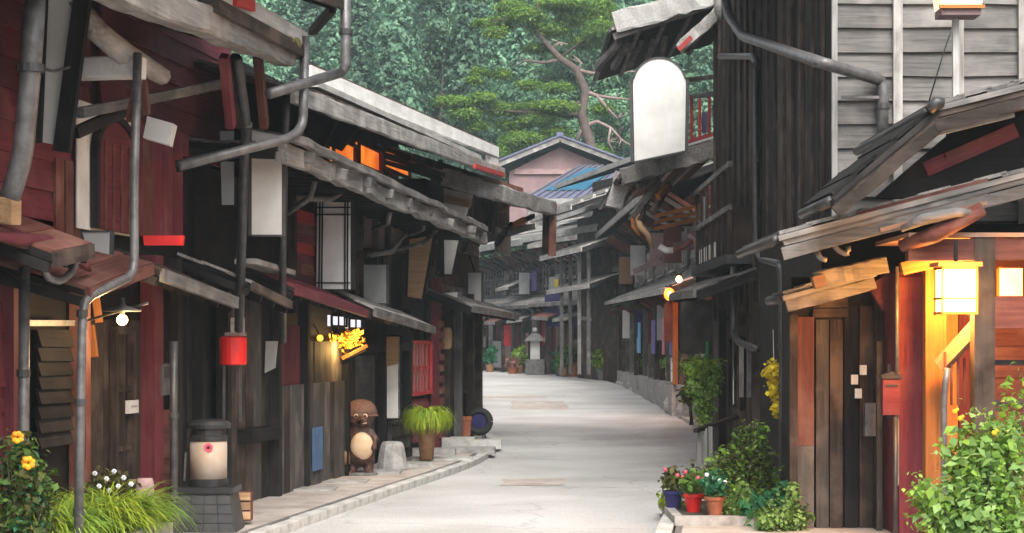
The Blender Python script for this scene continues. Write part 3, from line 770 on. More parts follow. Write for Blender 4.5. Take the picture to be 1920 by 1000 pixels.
sign('sign_board', [(826, 442), (862, 440), (846, 516), (822, 516)], 33.6, 'slanted white board with a dark frame under the eave tip', 'sign_white', 'blackwood', .03)
sign('hanging_banner', [(714, 630), (750, 630), (750, 786), (714, 786)], 29.4, 'long white cloth banner with a tan upper part beside the doorway', 'cloth_white', 'blackwood', .03, .03, 'banner')
sign('hanging_banner', [(716, 632), (748, 632), (748, 682), (716, 690)], 29.36, 'tan cloth over the top of the long white banner', 'tan', None, .02, .02, 'banner')
sign('sign_board', [(498, 640), (520, 640), (516, 690), (496, 700)], 22.9, 'small white tag board in front of the maroon panel', 'sign_grey', None)
# red cylindrical lantern
P = PT(437, 685, 20.3)
n = Node('red_lantern', P, label='bright red drum lantern hanging above the dark board fence', cat='lantern')
m = n.m(); m.lathe([(.12, 0), (.15, .012), (.15, .3), (.12, .315)], n=20); n.add('drum', m, 'redpaint', smooth=False)
n.stick('hanger', 'metal_black', (0, 0, .3), (.05, 0, .62), .02, .02)
m = n.m(); m.box(-.02, .12, -.05, .07, .36, .52); n.add('bracket', m, 'grey')
n.stick('cap', 'mauve', (-.08, 0, .34), (.14, 0, .34), .16, .04)
n.stick('support', 'metal_dark', (-.1, .0, 0), (-.1, .0, -.62), .025, .025); n.stick('support', 'metal_dark', (.08, 0, 0), (.08, 0, -.62), .025, .025)
# gold flower lamp over the door
P = PT(648, 640, 26.6)
n = Node('gold_lamp', P, label='cluster of glowing golden petals lamp over the doorway', cat='lamp')
leafset('petals', 'gold_light', [((0, 0, 0), (.3, .14, .12)), ((.1, 0, .06), (.2, .12, .1)), ((-.2, 0, -.02), (.12, .1, .1))], 150, .085, n.e, .5, 0, 0, 93, shell=.3)
leafset('leaves', 'leaf_gilt', [((0, 0, 0), (.32, .16, .15))], 160, .09, n.e, .5, 0, 0, 94, shell=.3)
n.stick('stem', 'amber', (-.05, .1, .1), (-.2, .5, .3), .03, .03)
n.stick('arm', 'amber', (-.05, 0, -.25), (.32, -.05, -.06), .04, .05)
n.stick('arm', 'blackwood', (-.1, .05, -.3), (.3, 0, -.12), .03, .03)
lamp_light('lamp_glow', (.05, -.3, -.12), 14, (1, .6, .18), n)
P = PT(600, 634, 25.6)
n = Node('lamp_globe', P, label='tiny round yellow lamp beside the golden lamp', cat='lamp')
m = n.m(); m.ball((0, 0, 0), .045, 10, 6); n.add('globe', m, 'gold_light', smooth=True); n.stick('stem', 'metal_black', (0, 0, .03), (-.1, .1, .2), .015, .015)
# long pale lantern in the door
P = PT(636, 760, 26.9)
n = Node('paper_lantern', P, label='long upright paper lantern glowing cream in the doorway', cat='lantern')
m = n.m(); m.box(-.055, .055, -.05, .05, 0, .55); n.add('paper', m, 'lantern_dim')
for s_ in (-1, 1):
    for t_ in (-1, 1): n.stick('frame', 'amber', (s_ * .06, t_ * .055, -.02), (s_ * .06, t_ * .055, .58), .015, .015)
n.stick('cap', 'blackwood', (-.075, 0, .58), (.075, 0, .58), .13, .03)
n.stick('hanger', 'blackwood', (0, 0, .58), (0, .02, .8), .02, .02)

# ================================================================== LEFT HOUSE 3
C = leftnode('timber_house', 33.5, 'dark timber house at the bend with a white plastered panel under its roof')
f = C.f
uC = lambda px, v=0: f(px, 600, v)[0]
zC = lambda px, py, v=0: f(px, py, v)[2]
LC = 5.6
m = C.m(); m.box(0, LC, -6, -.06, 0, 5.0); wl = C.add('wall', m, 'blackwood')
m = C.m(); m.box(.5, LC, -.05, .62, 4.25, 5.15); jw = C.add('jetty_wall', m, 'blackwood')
C.boards_v('plank', 'charcoal', .5, LC, .63, 4.2, 5.1, .3, jw)
C.boards_v('plank', 'grey', 3.6, LC, .66, 3.85, 4.35, .3, jw)
a, b = Vector(C.p(835, 333, 31.5)), Vector(C.p(1038, 392, 38.6))
ro = C.roof(a, b, 2.4, .75, .07, 'darkgrey', .5, None)
rough_beam(C, 'eave_beam', 'grey', a, b, .14, .3, ro, 20, .02)
C.roof(a + Vector((0, -.6, .32)), b + Vector((-.6, -.6, .3)), 2.6, .8, .07, 'darkgrey', .5, 'redbrown', .14)
rough_beam(C, 'end_post', 'redbrown', b + Vector((0, -.02, .1)), C.p(1034, 480, 38.6), .16, .16, ro, 6, .01)
C.stick('end_post', 'charcoal', b + Vector((-.05, -.15, .1)), C.p(1022, 476, 38.7), .12, .12, ro)
m = C.m(); m.prism([C.p(828, 352, 33.45), C.p(886, 366, 33.45), C.p(868, 418, 33.45), C.p(826, 418, 33.45)], (.08, 0, 0)); C.add('plaster_panel', m, 'plaster')
C.stick('tan_beam', 'tan', C.p(828, 372, 33.4), C.p(884, 384, 33.4), .05, .13)
for p, q in (((884, 372), (850, 440)), ((905, 380), (868, 470)), ((826, 300), (828, 520)), ((930, 380), (905, 450)), ((960, 420), (930, 460)), ((1000, 405), (945, 432))):
    C.stick('brace', 'blackwood', C.p(*p, 33.3 + (p[0] - 826) * .03), C.p(*q, 33.3 + (q[0] - 826) * .03), .07, .09)
for p, q, mt in (((945, 432), (985, 412), 'amber'), ((938, 395), (955, 380), 'amber')):
    C.stick('beam_end', mt, C.p(*p, 37.4), C.p(*q, 37.2), .1, .12)
rough_beam(C, 'bracket_beam', 'darkgrey', C.p(895, 455, 36.5), C.p(1000, 425, 37.5), .1, .12, None, 6, .01)
C.boards_v('plank', 'charcoal', 0, LC, -.02, .1, 2.6, .32, wl, mats=['charcoal', 'blackwood'])
C.boards_h('plank', 'charcoal', 0, LC, -.02, 2.7, 4.3, .22, wl, mats=['charcoal', 'darkgrey'], lap=.1)
C.roof((0, .8, zC(822, 575, .8)), (LC, .8, zC(900, 590, .8)), .8, .3, .06, 'darkgrey', .5, 'darkgrey', .12)
for px, mt in ((822, 'charcoal'), (845, 'darkgrey'), (868, 'charcoal'), (884, 'charcoal')): C.stick('post', mt, (uC(px), .15, .05), (uC(px), .15, 3), .14, .16, up=(1, 0, 0))
sign('sign_board', [(878, 510), (902, 510), (902, 584), (878, 584)], 37.5, 'white upright board in a grey frame on the bend corner', 'sign_white', 'metal_dark', .035, .08, hang=[((890, 510, 37.5), (880, 480, 37.5))])
sign('sign_board', [(828, 550), (858, 548), (856, 572), (826, 572)], 34.0, 'little white board low under the eave before the bend', 'sign_white', None)
P = PT(838, 655, 34.2)
n = Node('paper_lantern', P, label='dull tan paper lantern hung between dark posts before the bend', cat='lantern')
m = n.m(); m.lathe([(.05, 0), (.09, .04), (.1, .2), (.09, .36), (.05, .4)], n=12); n.add('paper', m, 'tan', smooth=True); n.stick('hanger', 'metal_black', (0, 0, .4), (0, 0, .6), .015, .015)
n = Node('capped_post', GR(866, 828), label='short maroon post with a flat grey cap at the bend', cat='post')
n.stick('post', 'maroon', (0, 0, 0), (0, 0, .98), .16, .16); n.stick('cap', 'stone', (-.17, 0, 1.02), (.17, 0, 1.02), .3, .09); n.stick('side_post', 'stone_dark', (.16, .03, 0), (.16, .03, .98), .1, .12)

# unseen row behind the bend
D = Node('timber_house', (-2.6, 41), (-.02, 1), -1, 'plain dark timber house tucked behind the bend', 'house', 'old timber houses along the street')
m = D.m(); m.box(0, 40, -6, 0, 0, 5.2); D.add('wall', m, 'charcoal')
D.roof((0, 1.0, 5.0), (40, 1.0, 5.0), 4, 1.3, .1, 'darkgrey', None, 'darkgrey', .15)

# ================================================================== RIGHT HOUSE 1: lit porch and dark door
E = Node('timber_house', (3.0, 19, 0), (1, 0), 1, 'low timber house with a lit amber porch, a dark plank door and layered shingle eaves', 'house', 'old timber houses along the street')
p = E.p
x_ = lambda px, Y: p(px, 0, Y)[0]
z_ = lambda py, Y: p(0, py, Y)[2]
def wallbox(n, name, px0, px1, Y, py0, z0, mat, th=.1):
    m = n.m(); a = n.p(px0, py0, Y); b = n.p(px1, py0, Y); m.box(a[0], b[0], a[1], a[1] + th, z0, a[2]); return n.add(name, m, mat)
YW = 19.2
wl = wallbox(E, 'wall', 1484, 1730, YW + .05, 520, 0, 'blackwood', .25)
vW = YW - 19
E.boards_v('plank', 'slatewood', x_(1528, YW), x_(1580, YW), vW - .02, .05, z_(600, YW), .18, wl, mats=['slatewood', 'charcoal', 'charcoal'])
E.boards_v('plank', 'charcoal', x_(1582, YW), x_(1694, YW), vW, .05, z_(575, YW), .16, wl, mats=['charcoal', 'blackwood'])
E.boards_h('plank', 'charcoal', x_(1524, YW), x_(1590, YW), vW, z_(596, YW), z_(560, YW), .1, wl, lap=0)
E.stick('post', 'redbrown', (x_(1506, YW), vW - .03, .95), (x_(1506, YW), vW - .03, z_(595, YW)), .1, .20, up=(1, 0, 0))
E.stick('post', 'slatewood', (x_(1506, YW), vW - .02, 0), (x_(1506, YW), vW - .02, .95), .1, .20, up=(1, 0, 0))
E.stick('post', 'charcoal', (x_(1486, YW), vW - .04, 0), (x_(1486, YW), vW - .04, z_(590, YW)), .1, .08, up=(1, 0, 0))
E.stick('post', 'charcoal', (x_(1645, YW), vW - .06, 0), (x_(1645, YW), vW - .06, z_(530, YW)), .1, .1, up=(1, 0, 0))
E.stick('jamb', 'slatewood', (x_(1645, 19), -.1, 0), (x_(1645, 19), -.1, z_(640, 19)), .05, .055, up=(1, 0, 0))
E.stick('lintel', 'maroon', p(1640, 560, 18.9), p(1690, 530, 18.9), .1, .3)
# maroon wall between door and porch
E.stick('wall_panel', 'maroon', (x_(1706, 18.4), -.6, .1), (x_(1706, 18.4), -.6, z_(520, 18.4)), .06, .22, up=(1, 0, 0))
m = E.m(); m.box(x_(1684, 18.4), x_(1738, 18.4), -.58, .3, 0, z_(510, 18.4)); E.add('side_wall', m, 'maroon')
E.stick('trim', 'grey', (x_(1682, 18.3), -.7, .6), (x_(1682, 18.3), -.7, z_(515, 18.3)), .03, .035, up=(1, 0, 0))
for px, py in ((1618, 694), (1602, 712), (1609, 738)):
    a = p(px, py, 19.1); m = E.m(); m.box(a[0] - .035, a[0] + .035, a[1] - .02, a[1], a[2] - .05, a[2] + .05); E.add('talisman', m, 'cloth_white')
m = E.m(); a = p(1622, 818, 18.9); b = p(1642, 756, 18.9); m.box(a[0], b[0], a[1], a[1] + .08, a[2], b[2]); E.add('meter_box', m, 'metal_grey')
# little roof over the door (its slope faces the street)
def rake_roof(n, name, A_, B_, Y0, Y1, th, mat, edge, layers=1, cap=None):
    """a roof slab seen from its end: slope from A_ (low) to B_ (high) in the picture at depth Y0, running back to Y1"""
    a = Vector(n.p(A_[0], A_[1], Y0)); b = Vector(n.p(B_[0], B_[1], Y0)); d = Vector(n.loc(n.o + Vector((0, Y1 - Y0, 0)))); d = Vector((0, 0, 0)) + (Vector(n.loc(PT(960, 645, Y1))) - Vector(n.loc(PT(960, 645, Y0)))) * Vector((1, 1, 0)) if False else Vector(n.loc(n.o + Vector((0, Y1 - Y0, 0))))
    up = Vector((0, 0, th)); m = n.m()
    m.hexa([a, b, b + d, a + d, a + up, b + up, b + d + up, a + d + up])
    ro = n.add(name, m, 'blackwood')
    s = (b - a); L = s.length; k = max(2, round(L / .26)); nrm = d.cross(s).normalized()
    if nrm.z < 0: nrm = -nrm
    for i in range(k):
        q = a + s * ((i + .5) / k) + up + nrm * (.02 + .012 * (i % 2))
        n.stick('shingle_row', mat, q - d * .01, q + d * 1.0, L / k + .05, .035, ro, up=nrm)
    e = -d.normalized() * .025
    for j in range(layers):
        z = Vector((0, 0, th - .03 - j * .055)); sh = s.normalized() * (.05 * j)
        n.stick('barge_board', edge if j else mat, a + z + e * (2 - j) - s.normalized() * .04 + sh, b + z + e * (2 - j), .05, .05, ro)
    rough_beam(n, 'barge_board', edge, a + Vector((0, 0, -.02 - layers * .05)) + e, b + Vector((0, 0, -.02 - layers * .05)) + e, .05, .12, ro, 10, .006)
    nr = max(2, int(abs(L) / .45))
    for i in range(1, nr):
        q = a + s * i / nr + Vector((0, 0, -.05)); n.stick('rafter', edge, q + d * .03, q + d * .98, .07, .08, ro)
    m = n.m(); q = a + up * .4 - s.normalized() * .06; m.tube([q, q + d], .05, 10); n.add('gutter', m, 'metal_dark', ro, smooth=True)
    return ro
rake_roof(E, 'roof', (1474, 562), (1640, 518), 18.5, 19.3, .05, 'grey', 'darkgrey', 1)
rough_beam(E, 'end_beam', 'darkgrey', p(1528, 526, 18.2), p(1662, 496, 18.2), .14, .16, None, 10, .008)
E.stick('beam_cap', 'oak', p(1524, 531, 18.15), p(1546, 525, 18.15), .15, .12)
# main shingled eave
ro = rake_roof(E, 'roof', (1466, 452), (2300, 236), 17.2, 19.9, .06, 'grey', 'darkgrey', 2)
E.stick('inner_board', 'maroon', p(1488, 465, 17.22), p(1600, 436, 17.22), .03, .11, ro)
E.stick('inner_board', 'oak', p(1608, 428, 17.18), p(1852, 365, 17.18), .04, .15, ro)
E.stick('inner_board', 'redbrown', p(1606, 402, 17.17), p(1852, 338, 17.17), .03, .04, ro)
E.stick('inner_board', 'oak', p(1650, 432, 17.16), p(1850, 380, 17.16), .04, .04, ro)
m = E.m(); m.tube([p(1690, 430, 17), p(1730, 412, 16.9), p(1790, 398, 16.9), p(1830, 400, 17)], [.03, .055, .05, .03], 8); E.add('carved_nose', m, 'darkgrey', ro, smooth=True)
m = E.m(); m.tube([p(1690, 462, 17.2), p(1752, 440, 17.0), p(1842, 392, 17.0)], [.06, .085, .07], 8); E.add('bent_beam', m, 'redbrown', ro, smooth=True)
for P_ in ([(1560, 455), (1572, 472), (1592, 478), (1590, 462)], [(1530, 470), (1538, 485), (1550, 488)]):
    E.pipe([p(a, b, 17.4) for a, b in P_], .025, 'metal_grey', name='gutter_hook')
# upper roof with its steep barge
rr = rake_roof(E, 'roof', (1752, 212), (2520, 18), 16.6, 20.0, .06, 'darkgrey', 'charcoal', 2)
a, b = p(1566, 372, 16.6), p(1756, 205, 16.6)
rake_roof(E, 'roof', (1566, 374), (1756, 214), 16.6, 18.2, .05, 'blackwood', 'charcoal', 2)
m = E.m(); m.tube([p(1742, 208, 16.5), p(1756, 192, 16.5), p(1770, 192, 16.5)], [.05, .06, .04], 8); E.add('ridge_end', m, 'metal_dark', smooth=True)
E.stick('purlin', 'maroon', p(1735, 318, 17.25), p(1905, 244, 17.25), .05, .14)
E.stick('purlin', 'redbrown', p(1772, 292, 17.2), p(1870, 250, 17.2), .04, .05)
E.stick('purlin', 'grey', p(1742, 250, 16.7), p(1900, 212, 16.7), .05, .08)
m = E.m(); m.prism([p(1640, 372, 17.3), p(2520, 372, 17.3), p(2520, 60, 17.3), p(1800, 235, 17.3), p(1700, 320, 17.3)], (0, .1, 0)); E.add('gable_panel', m, 'blackwood')
# porch
vb = 18.6 - 19
pw = wallbox(E, 'porch_wall', 1722, 2600, 18.6, 440, 0, 'redbrown', .12)
E.boards_v('plank', 'amber', x_(1740, 18.5), x_(1830, 18.5), vb - .03, .1, z_(470, 18.5), .16, pw, mats=['redbrown', 'maroon', 'amber'])
E.boards_h('plank', 'redbrown', x_(1860, 18.5), x_(2580, 18.5), vb - .04, .1, z_(470, 18.5), .3, pw, lap=-.06)
m = E.m(); m.box(x_(1700, 17.2), x_(2580, 17.2), -1.9, -.3, z_(448, 17.4), z_(440, 17.4)); E.add('porch_ceiling', m, 'oak')
E.stick('post', 'charcoal', (x_(1842, 17.2), -1.8, 0), (x_(1842, 17.2), -1.8, z_(445, 17.2)), .17, .19, up=(1, 0, 0))
E.stick('post', 'amber', (x_(1752, 17.9), -1.1, 0), (x_(1752, 17.9), -1.1, z_(500, 17.9)), .14, .2, up=(1, 0, 0))
E.stick('brace', 'tan', p(1764, 686, 17.6), p(1836, 608, 17.3), .1, .13)
E.stick('beam', 'redbrown', p(1700, 470, 17.2), p(2560, 460, 17.2), .15, .2)
E.stick('beam', 'redbrown', p(1852, 586, 17.4), p(1990, 586, 17.4), .12, .3)
E.stick('beam', 'amber', p(1690, 505, 17.5), p(1800, 480, 17.5), .1, .12)
E.win(x_(1872, 17.9), x_(1914, 17.9), -1.1, z_(555, 17.9), z_(504, 17.9), 1, 1, 'amber', 'lantern_dim', .03)
E.stick('rail', 'blackwood', p(1856, 680, 17.3), p(1990, 680, 17.3), .06, .05)
E.stick('rail', 'charcoal', p(1856, 756, 17.3), p(1990, 756, 17.3), .08, .06)
for k in range(5): E.stick('lattice_bar', 'redbrown', p(1772 + k * 12, 760, 17.5), p(1772 + k * 12, 660 + k * 4, 17.5), .02, .025)
m = E.m(); m.box(0.35, 6.5, 1.0, 6, 0, 3.3); E.add('core', m, 'blackwood')
E.pipe([p(1770, 1080, 17.0), p(1770, 740, 17.0), p(1776, 690, 17.0)], .03, 'metal_grey')
# porch lantern
P = PT(1792, 585, 16.9)
n = Node('porch_lantern', P, label='glowing square paper lantern with wooden bars under the porch eave', cat='lantern')
m = n.m(); m.box(-.15, .15, -.14, .14, .0, .39); n.add('paper', m, 'lantern_paper')
for s_ in (-1, 1):
    for t_ in (-1, 1): n.stick('frame', 'amber', (s_ * .155, t_ * .145, -.03), (s_ * .155, t_ * .145, .42), .02, .02)
for z in (-.01, .12, .395): 
    for t_ in (-1, 1): n.stick('bar', 'amber', (-.16, t_ * .15, z), (.16, t_ * .15, z), .02, .022); n.stick('bar', 'amber', (t_ * .16, -.15, z), (t_ * .16, .15, z), .02, .022)
n.stick('cap', 'amber', (-.2, 0, .43), (.2, 0, .43), .36, .04); n.stick('hanger', 'blackwood', (0, 0, .45), (0, 0, .66), .03, .03)
lamp_light('lantern_light', (0, -.28, .2), 55, (1, .42, .08), n, .12)
lamp_light('lantern_light', (.05, .35, .1), 120, (1, .42, .08), n, .12)
# mailbox
P = PT(1669, 778, 18.3)
n = Node('mailbox', P, label='maroon metal mailbox with a black lid beside the dark door', cat='mailbox')
m = n.m(); m.box(-.085, .085, -.07, .05, 0, .36); n.add('body', m, 'maroon'); m = n.m(); m.prism([(-.1, -.09, .36), (.1, -.09, .36), (.1, -.09, .39), (0, -.09, .43), (-.1, -.09, .39)], (0, .16, 0)); n.add('lid', m, 'metal_black')
n.stick('slot', 'metal_black', (-.06, -.073, .29), (.06, -.073, .29), .01, .02); n.stick('mount', 'metal_black', (0, .06, -.05), (0, .06, .5), .03, .06)
# conduit pipes
n = E
E.pipe([p(1682, 500, 18.2), p(1682, 700, 18.2)], .018, 'metal_grey'); E.pipe([p(1679, 782, 18.2), p(1679, 1060, 18.2)], .022, 'metal_dark')

# ================================================================== RIGHT HOUSE 2: tall black boards, grey clapboard end
F = Node('timber_house', (3.58, 20.6), (.004, 1), 1, 'tall black boarded house with a weathered grey clapboard end wall', 'house', 'old timber houses along the street')
f = F.f
uF = lambda px, v=0: f(px, 600, v)[0]
zF = lambda px, py, v=0: f(px, py, v)[2]
LF = 12.6
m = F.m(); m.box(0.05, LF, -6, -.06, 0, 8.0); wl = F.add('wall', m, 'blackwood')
F.boards_v('board', 'blackwood', 0.1, LF, 0, 2.45, 7.9, .42, wl, mats=['blackwood', 'blackwood', 'charcoal'])
for k in range(16): F.stick('batten', 'charcoal', (.5 + k * .78, .035, 2.45), (.5 + k * .78, .035, 7.9), .04, .04, wl, up=(1, 0, 0))
F.boards_v('board', 'charcoal', 0.1, LF, -.01, .05, 2.4, .3, wl, mats=['blackwood', 'charcoal', 'slatewood'])
# clapboard end wall facing down the street
q = F.p
xc = lambda px: (PT(px, 0, 20.55).x)
bh = .268; zt = z_(-10, 20.55)
ew = F.m(); ew.box(-.0, .1, -6, -.04, 0, 8); ewo = F.add('end_wall', ew, 'grey')
zz = 3.2; row = 0
for px0, px1 in ((1566, 1676), (1684, 1792), (1800, 1908), (1916, 2026), (2034, 2500)):
    zz = 3.1
    while zz < 8:
        a = F.loc(Vector((xc(px0), 20.52, zz + bh / 2))); b = F.loc(Vector((xc(px1), 20.52, zz + bh / 2)))
        F.stick('clapboard', 'siding', (a[0] + rnd.uniform(-.006, .006), a[1], a[2] + rnd.uniform(-.008, .008)), (b[0], b[1], b[2] + rnd.uniform(-.012, .012)), 0.035, bh + .03, ewo, roll=-.15)
        zz += bh
for px, w_, mt in ((1562, .06, 'palegrey'), (1680, .1, 'grey'), (1796, .08, 'grey'), (1911, .07, 'grey')):
    a = F.loc(Vector((xc(px), 20.46, 3))); F.stick('batten', mt, (a[0], a[1], 3.0), (a[0], a[1], 8), .05, w_, ewo, up=(0, 1, 0))
# top eave corner bracket and gutter
F.roof((0, 1.3, 7.6), (LF - 4, 1.3, 7.6), 4, 1.2, .1, 'darkgrey', .5, 'darkgrey', .2)
# diagonal downpipe across to the end wall
F.pipe([f(1352, -40, .55), f(1366, 30, .5), f(1392, 68, .45), f(1540, 118, .3), F.p(1650, 150, 20.4), F.p(1655, 165, 20.4), F.p(1655, 275, 20.4)], .065, 'metal_grey', [F.p(1655, 200, 20.4)])
F.pipe([f(1350, 106, .12), f(1410, 106, .12), f(1418, 116, .12), f(1418, 470, .12), f(1428, 486, .2), F.p(1462, 496, 23.0), F.p(1466, 520, 23), F.p(1468, 720, 23), F.p(1468, 930, 23)], .05, 'metal_dark', [f(1418, 300, .12), F.p(1467, 650, 23)])
F.pipe([f(1375, 500, .3), f(1375, 625, .3), f(1385, 642, .3), f(1420, 655, .2)], .05, 'metal_dark')
# conduits
F.stick('conduit', 'metal_grey', F.p(1578, 182, 20.35), F.p(1648, 183, 20.35), .03, .03)
F.pipe([F.p(1790, 40, 20.3), F.p(1772, 90, 20.3), F.p(1742, 190, 20.3)], .008, 'metal_black', name='cable')
# projecting box window
u0, u1 = f(1412, 470, .0)[0], f(1340, 470, .0)[0]
m = F.m(); m.box(u0, u1, 0, .42, 3.2, 3.34); bw = F.add('window_box', m, 'metal_dark')
m = F.m(); m.box(u0, u1, 0.02, .3, 3.34, 4.05); F.add('box_panel', m, 'charcoal', bw)
for k in range(7):
    uu = u0 + .15 + k * (u1 - u0 - .3) / 6; F.stick('box_post', 'charcoal', (uu, .33, 3.34), (uu, .33, 4.7), .05, .07, bw, up=(1, 0, 0))
for z in (4.05, 4.7): F.stick('box_rail', 'darkgrey', (u0, .34, z), (u1, .34, z), .06, .08, bw)
for k in range(4):
    uu = u0 + (u1 - u0) * (.35 + k * .15); F.stick('white_pane', 'sign_white', (uu, .34, 3.52), (uu + .4, .34, 3.52), .012, .24, bw)
F.roof((u0 - .5, .9, 2.72), (u1 - 1.5, .9, 2.78), .9, .32, .06, 'darkgrey', .5, 'darkgrey', .12)
for px, mt in ((1478, 'blackwood'), (1428, 'charcoal'), (1398, 'charcoal'), (1362, 'blackwood')):
    F.stick('post', mt, (uF(px), .06, 0), (uF(px), .06, 2.6), .14, .14, up=(1, 0, 0))
for px, mt in ((1440, 'whitewood'), (1450, 'oldred'), (1390, 'grey'), (1404, 'metal_grey')):
    a = f(px, 745, .2); b = f(px, 650, .2); F.stick('trim_board', mt, a, b, .05, .16, up=(1, 0, 0))
F.win(uF(1400), uF(1378), .08, 1.0, 2.1, 2, 1)

# sloping orange roof lantern at the top right
P = PT(1796, 18, 18.8)
n = Node('eave_lantern', P, label='amber lantern with wooden roof hanging high before the grey clapboards', cat='lantern')
m = n.m(); m.prism([(-.2, -.16, .0), (.2, -.16, .0), (.24, -.16, .3), (-.24, -.16, .3)], (0, .32, 0)); n.add('paper', m, 'lantern_dim')
for z in (.0, .1, .3): n.stick('bar', 'amber', (-.23, -.17, z), (.23, -.17, z), .03, .035)
n.stick('base', 'mauve', (-.2, 0, -.04), (.2, 0, -.04), .3, .08)
n.stick('post', 'palegrey', (0, .1, -.04), (0, .1, -1.0), .06, .06)

# ================================================================== RIGHT HOUSE 3: overhanging roofs seen from the end
G = Node('timber_house', (3.66, 33.3), (.1, 1), 1, 'house with two deep overhanging roofs and a red balcony rail behind the white sign', 'house', 'old timber houses along the street')
f = G.f; p = G.p
LG = 12.6
uG = lambda px, v=0: f(px, 600, v)[0]
zG = lambda px, py, v=0: f(px, py, v)[2]
m = G.m(); m.box(0, LG, -6, -.06, 0, 5.2); wl = G.add('wall', m, 'blackwood')
m = G.m(); m.box(0, LG, -6, -.9, 5.2, 8.2); G.add('upper_wall', m, 'blackwood')
ro = rake_roof(G, 'roof', (1150, 62), (1400, -18), 33, 39, .1, 'grey', 'darkgrey', 1)
rough_beam(G, 'barge_face', 'palegrey', p(1152, 44, 32.9), p(1380, -22, 32.9), .08, .38, ro, 16, .02)
for k in range(5):
    a = p(1160 + k * 22, 78 - k * 4, 33.4 + k * .5); b = p(1120 + k * 30, 130 - k * 3, 34.5 + k * .8); rough_beam(G, 'bracket', 'darkgrey', a, b, .1, .13, ro, 4, .01)
rough_beam(G, 'big_bracket', 'grey', p(1362, 10, 32.6), p(1272, 92, 32.6), .16, .2, ro, 8, .02)
G.stick('bracket', 'oldred', p(1296, 70, 32.4), p(1272, 94, 32.4), .08, .08, ro)
m = G.m(); m.tube([p(1350, -20, 32), p(1356, 20, 32), p(1376, 50, 32)], [.14, .16, .12], 8); G.add('eave_end', m, 'grey', ro, smooth=True)
m = G.m(); m.box(*sorted((p(1292, 0, 33)[0], p(1340, 0, 33)[0])), -2, .6, zG(1300, 100), zG(1300, 20)) if False else None
for yy in (150, 182):
    G.stick('eave_rail', 'darkgrey', p(1290, yy, 36), p(1345, yy - 6, 33.5), .07, .08)
for px in (1297, 1312, 1330): G.stick('balcony_post', 'oldred', p(px, 180, 35.5), p(px, 272, 35.5), .06, .06, up=(1, 0, 0))
G.stick('balcony_rail', 'oldred', p(1286, 268, 35.6), p(1346, 250, 34), .07, .07); G.stick('balcony_rail', 'sign_white', p(1286, 274, 35.4), p(1346, 256, 34), .05, .04)
m = G.m(); m.hexa([p(1316, 250, 35.8), p(1330, 250, 35.8), p(1330, 250, 35.9), p(1316, 250, 35.9), p(1316, 210, 35.8), p(1330, 210, 35.8), p(1330, 210, 35.9), p(1316, 210, 35.9)]); G.add('balcony_panel', m, 'roofblue')
# lower roof
ro = rake_roof(G, 'roof', (1166, 338), (1360, 272), 33, 40, .1, 'grey', 'darkgrey', 1)
rough_beam(G, 'barge_face', 'darkgrey', p(1166, 332, 32.9), p(1352, 276, 32.9), .08, .3, ro, 14, .02)
rough_beam(G, 'eave_end', 'grey', p(1152, 390, 34), p(1168, 325, 34), .3, .3, ro, 6, .02)
for a, b, mt in (((1196, 350), (1232, 330), 'darkgrey'), ((1186, 405), (1236, 340), 'darkgrey'), ((1200, 415), (1216, 360), 'charcoal'), ((1222, 400), (1256, 345), 'charcoal'), ((1234, 370), (1254, 348), 'amber')):
    rough_beam(G, 'bracket', mt, p(*a, 33.2), p(*b, 33.6), .09, .11, ro, 4, .01)
m = G.m(); m.tube([p(1194, 400, 33.3), p(1200, 425, 33.2), p(1214, 440, 33.2), p(1224, 465, 33.3)], [.06, .065, .05, .03], 6); G.add('lamplit_bracket', m, 'tan', ro, smooth=True)  # golden lamp light on these brackets is put into their tan and amber wood
m = G.m(); m.tube([p(1186, 398, 33.5), p(1188, 425, 33.4), p(1200, 440, 33.4)], [.04, .045, .03], 6); G.add('lamplit_bracket', m, 'amber', ro, smooth=True)
for yy in (392, 404, 416): G.stick('soffit_beam', 'amber', p(1226, yy + 14, 34.5), p(1335, yy - 12, 34.5), .08, .07, ro)
G.boards_h('plank', 'redbrown', 1, 8, .25, zG(1310, 470), zG(1310, 395), .12, wl, mats=['redbrown', 'maroon'], lap=.1)
lamp_light('soffit_light', (.8, .95, zG(1310, 425)), 22, (1, .55, .15), G, .06)
m = G.m(); q_ = Vector((.8, .95, zG(1310, 425) + .1)); m.ball(q_, .05, 10, 6); G.add('soffit_bulb', m, 'bulb', smooth=True)
# things under the roof
for a, b, mt, r in (((1236, 462), (1262, 470), 'sign_white', .06), ((1262, 470), (1300, 450), 'redbrown', .05), ((1290, 440), (1318, 460), 'mauve', .05)):
    m = G.m(); m.tube([p(*a, 34), p((a[0] + b[0]) / 2, (a[1] + b[1]) / 2 + 4, 34), p(*b, 34)], r, 8); G.add('carving', m, mt, smooth=True)
G.stick('post', 'grey', p(1318, 370, 33.2), p(1318, 445, 33.2), .1, .1, up=(1, 0, 0))
G.roof((0, .35, 3.2), (LG, .35, 3.3), .35, .14, .07, 'darkgrey', .5, 'darkgrey', .14)
G.boards_v('plank', 'charcoal', 0, LG, 0, .1, 3.0, .36, wl, mats=['charcoal', 'slatewood', 'blackwood'])
G.stick('beam', 'mauve', p(1190, 510, 40), p(1240, 486, 38), .08, .1)
for px in (1296, 1282): G.stick('post', 'charcoal', (uG(px), .2, 0), (uG(px), .2, 3), .15, .15, up=(1, 0, 0))
m = G.m(); m.hexa([p(1276, 664, 38.6), p(1352, 664, 38.6), p(1352, 664, 38.7), p(1276, 664, 38.7), p(1276, 562, 38.6), p(1352, 562, 38.6), p(1352, 562, 38.7), p(1276, 562, 38.7)]); G.add('door_panel', m, 'slatewood')
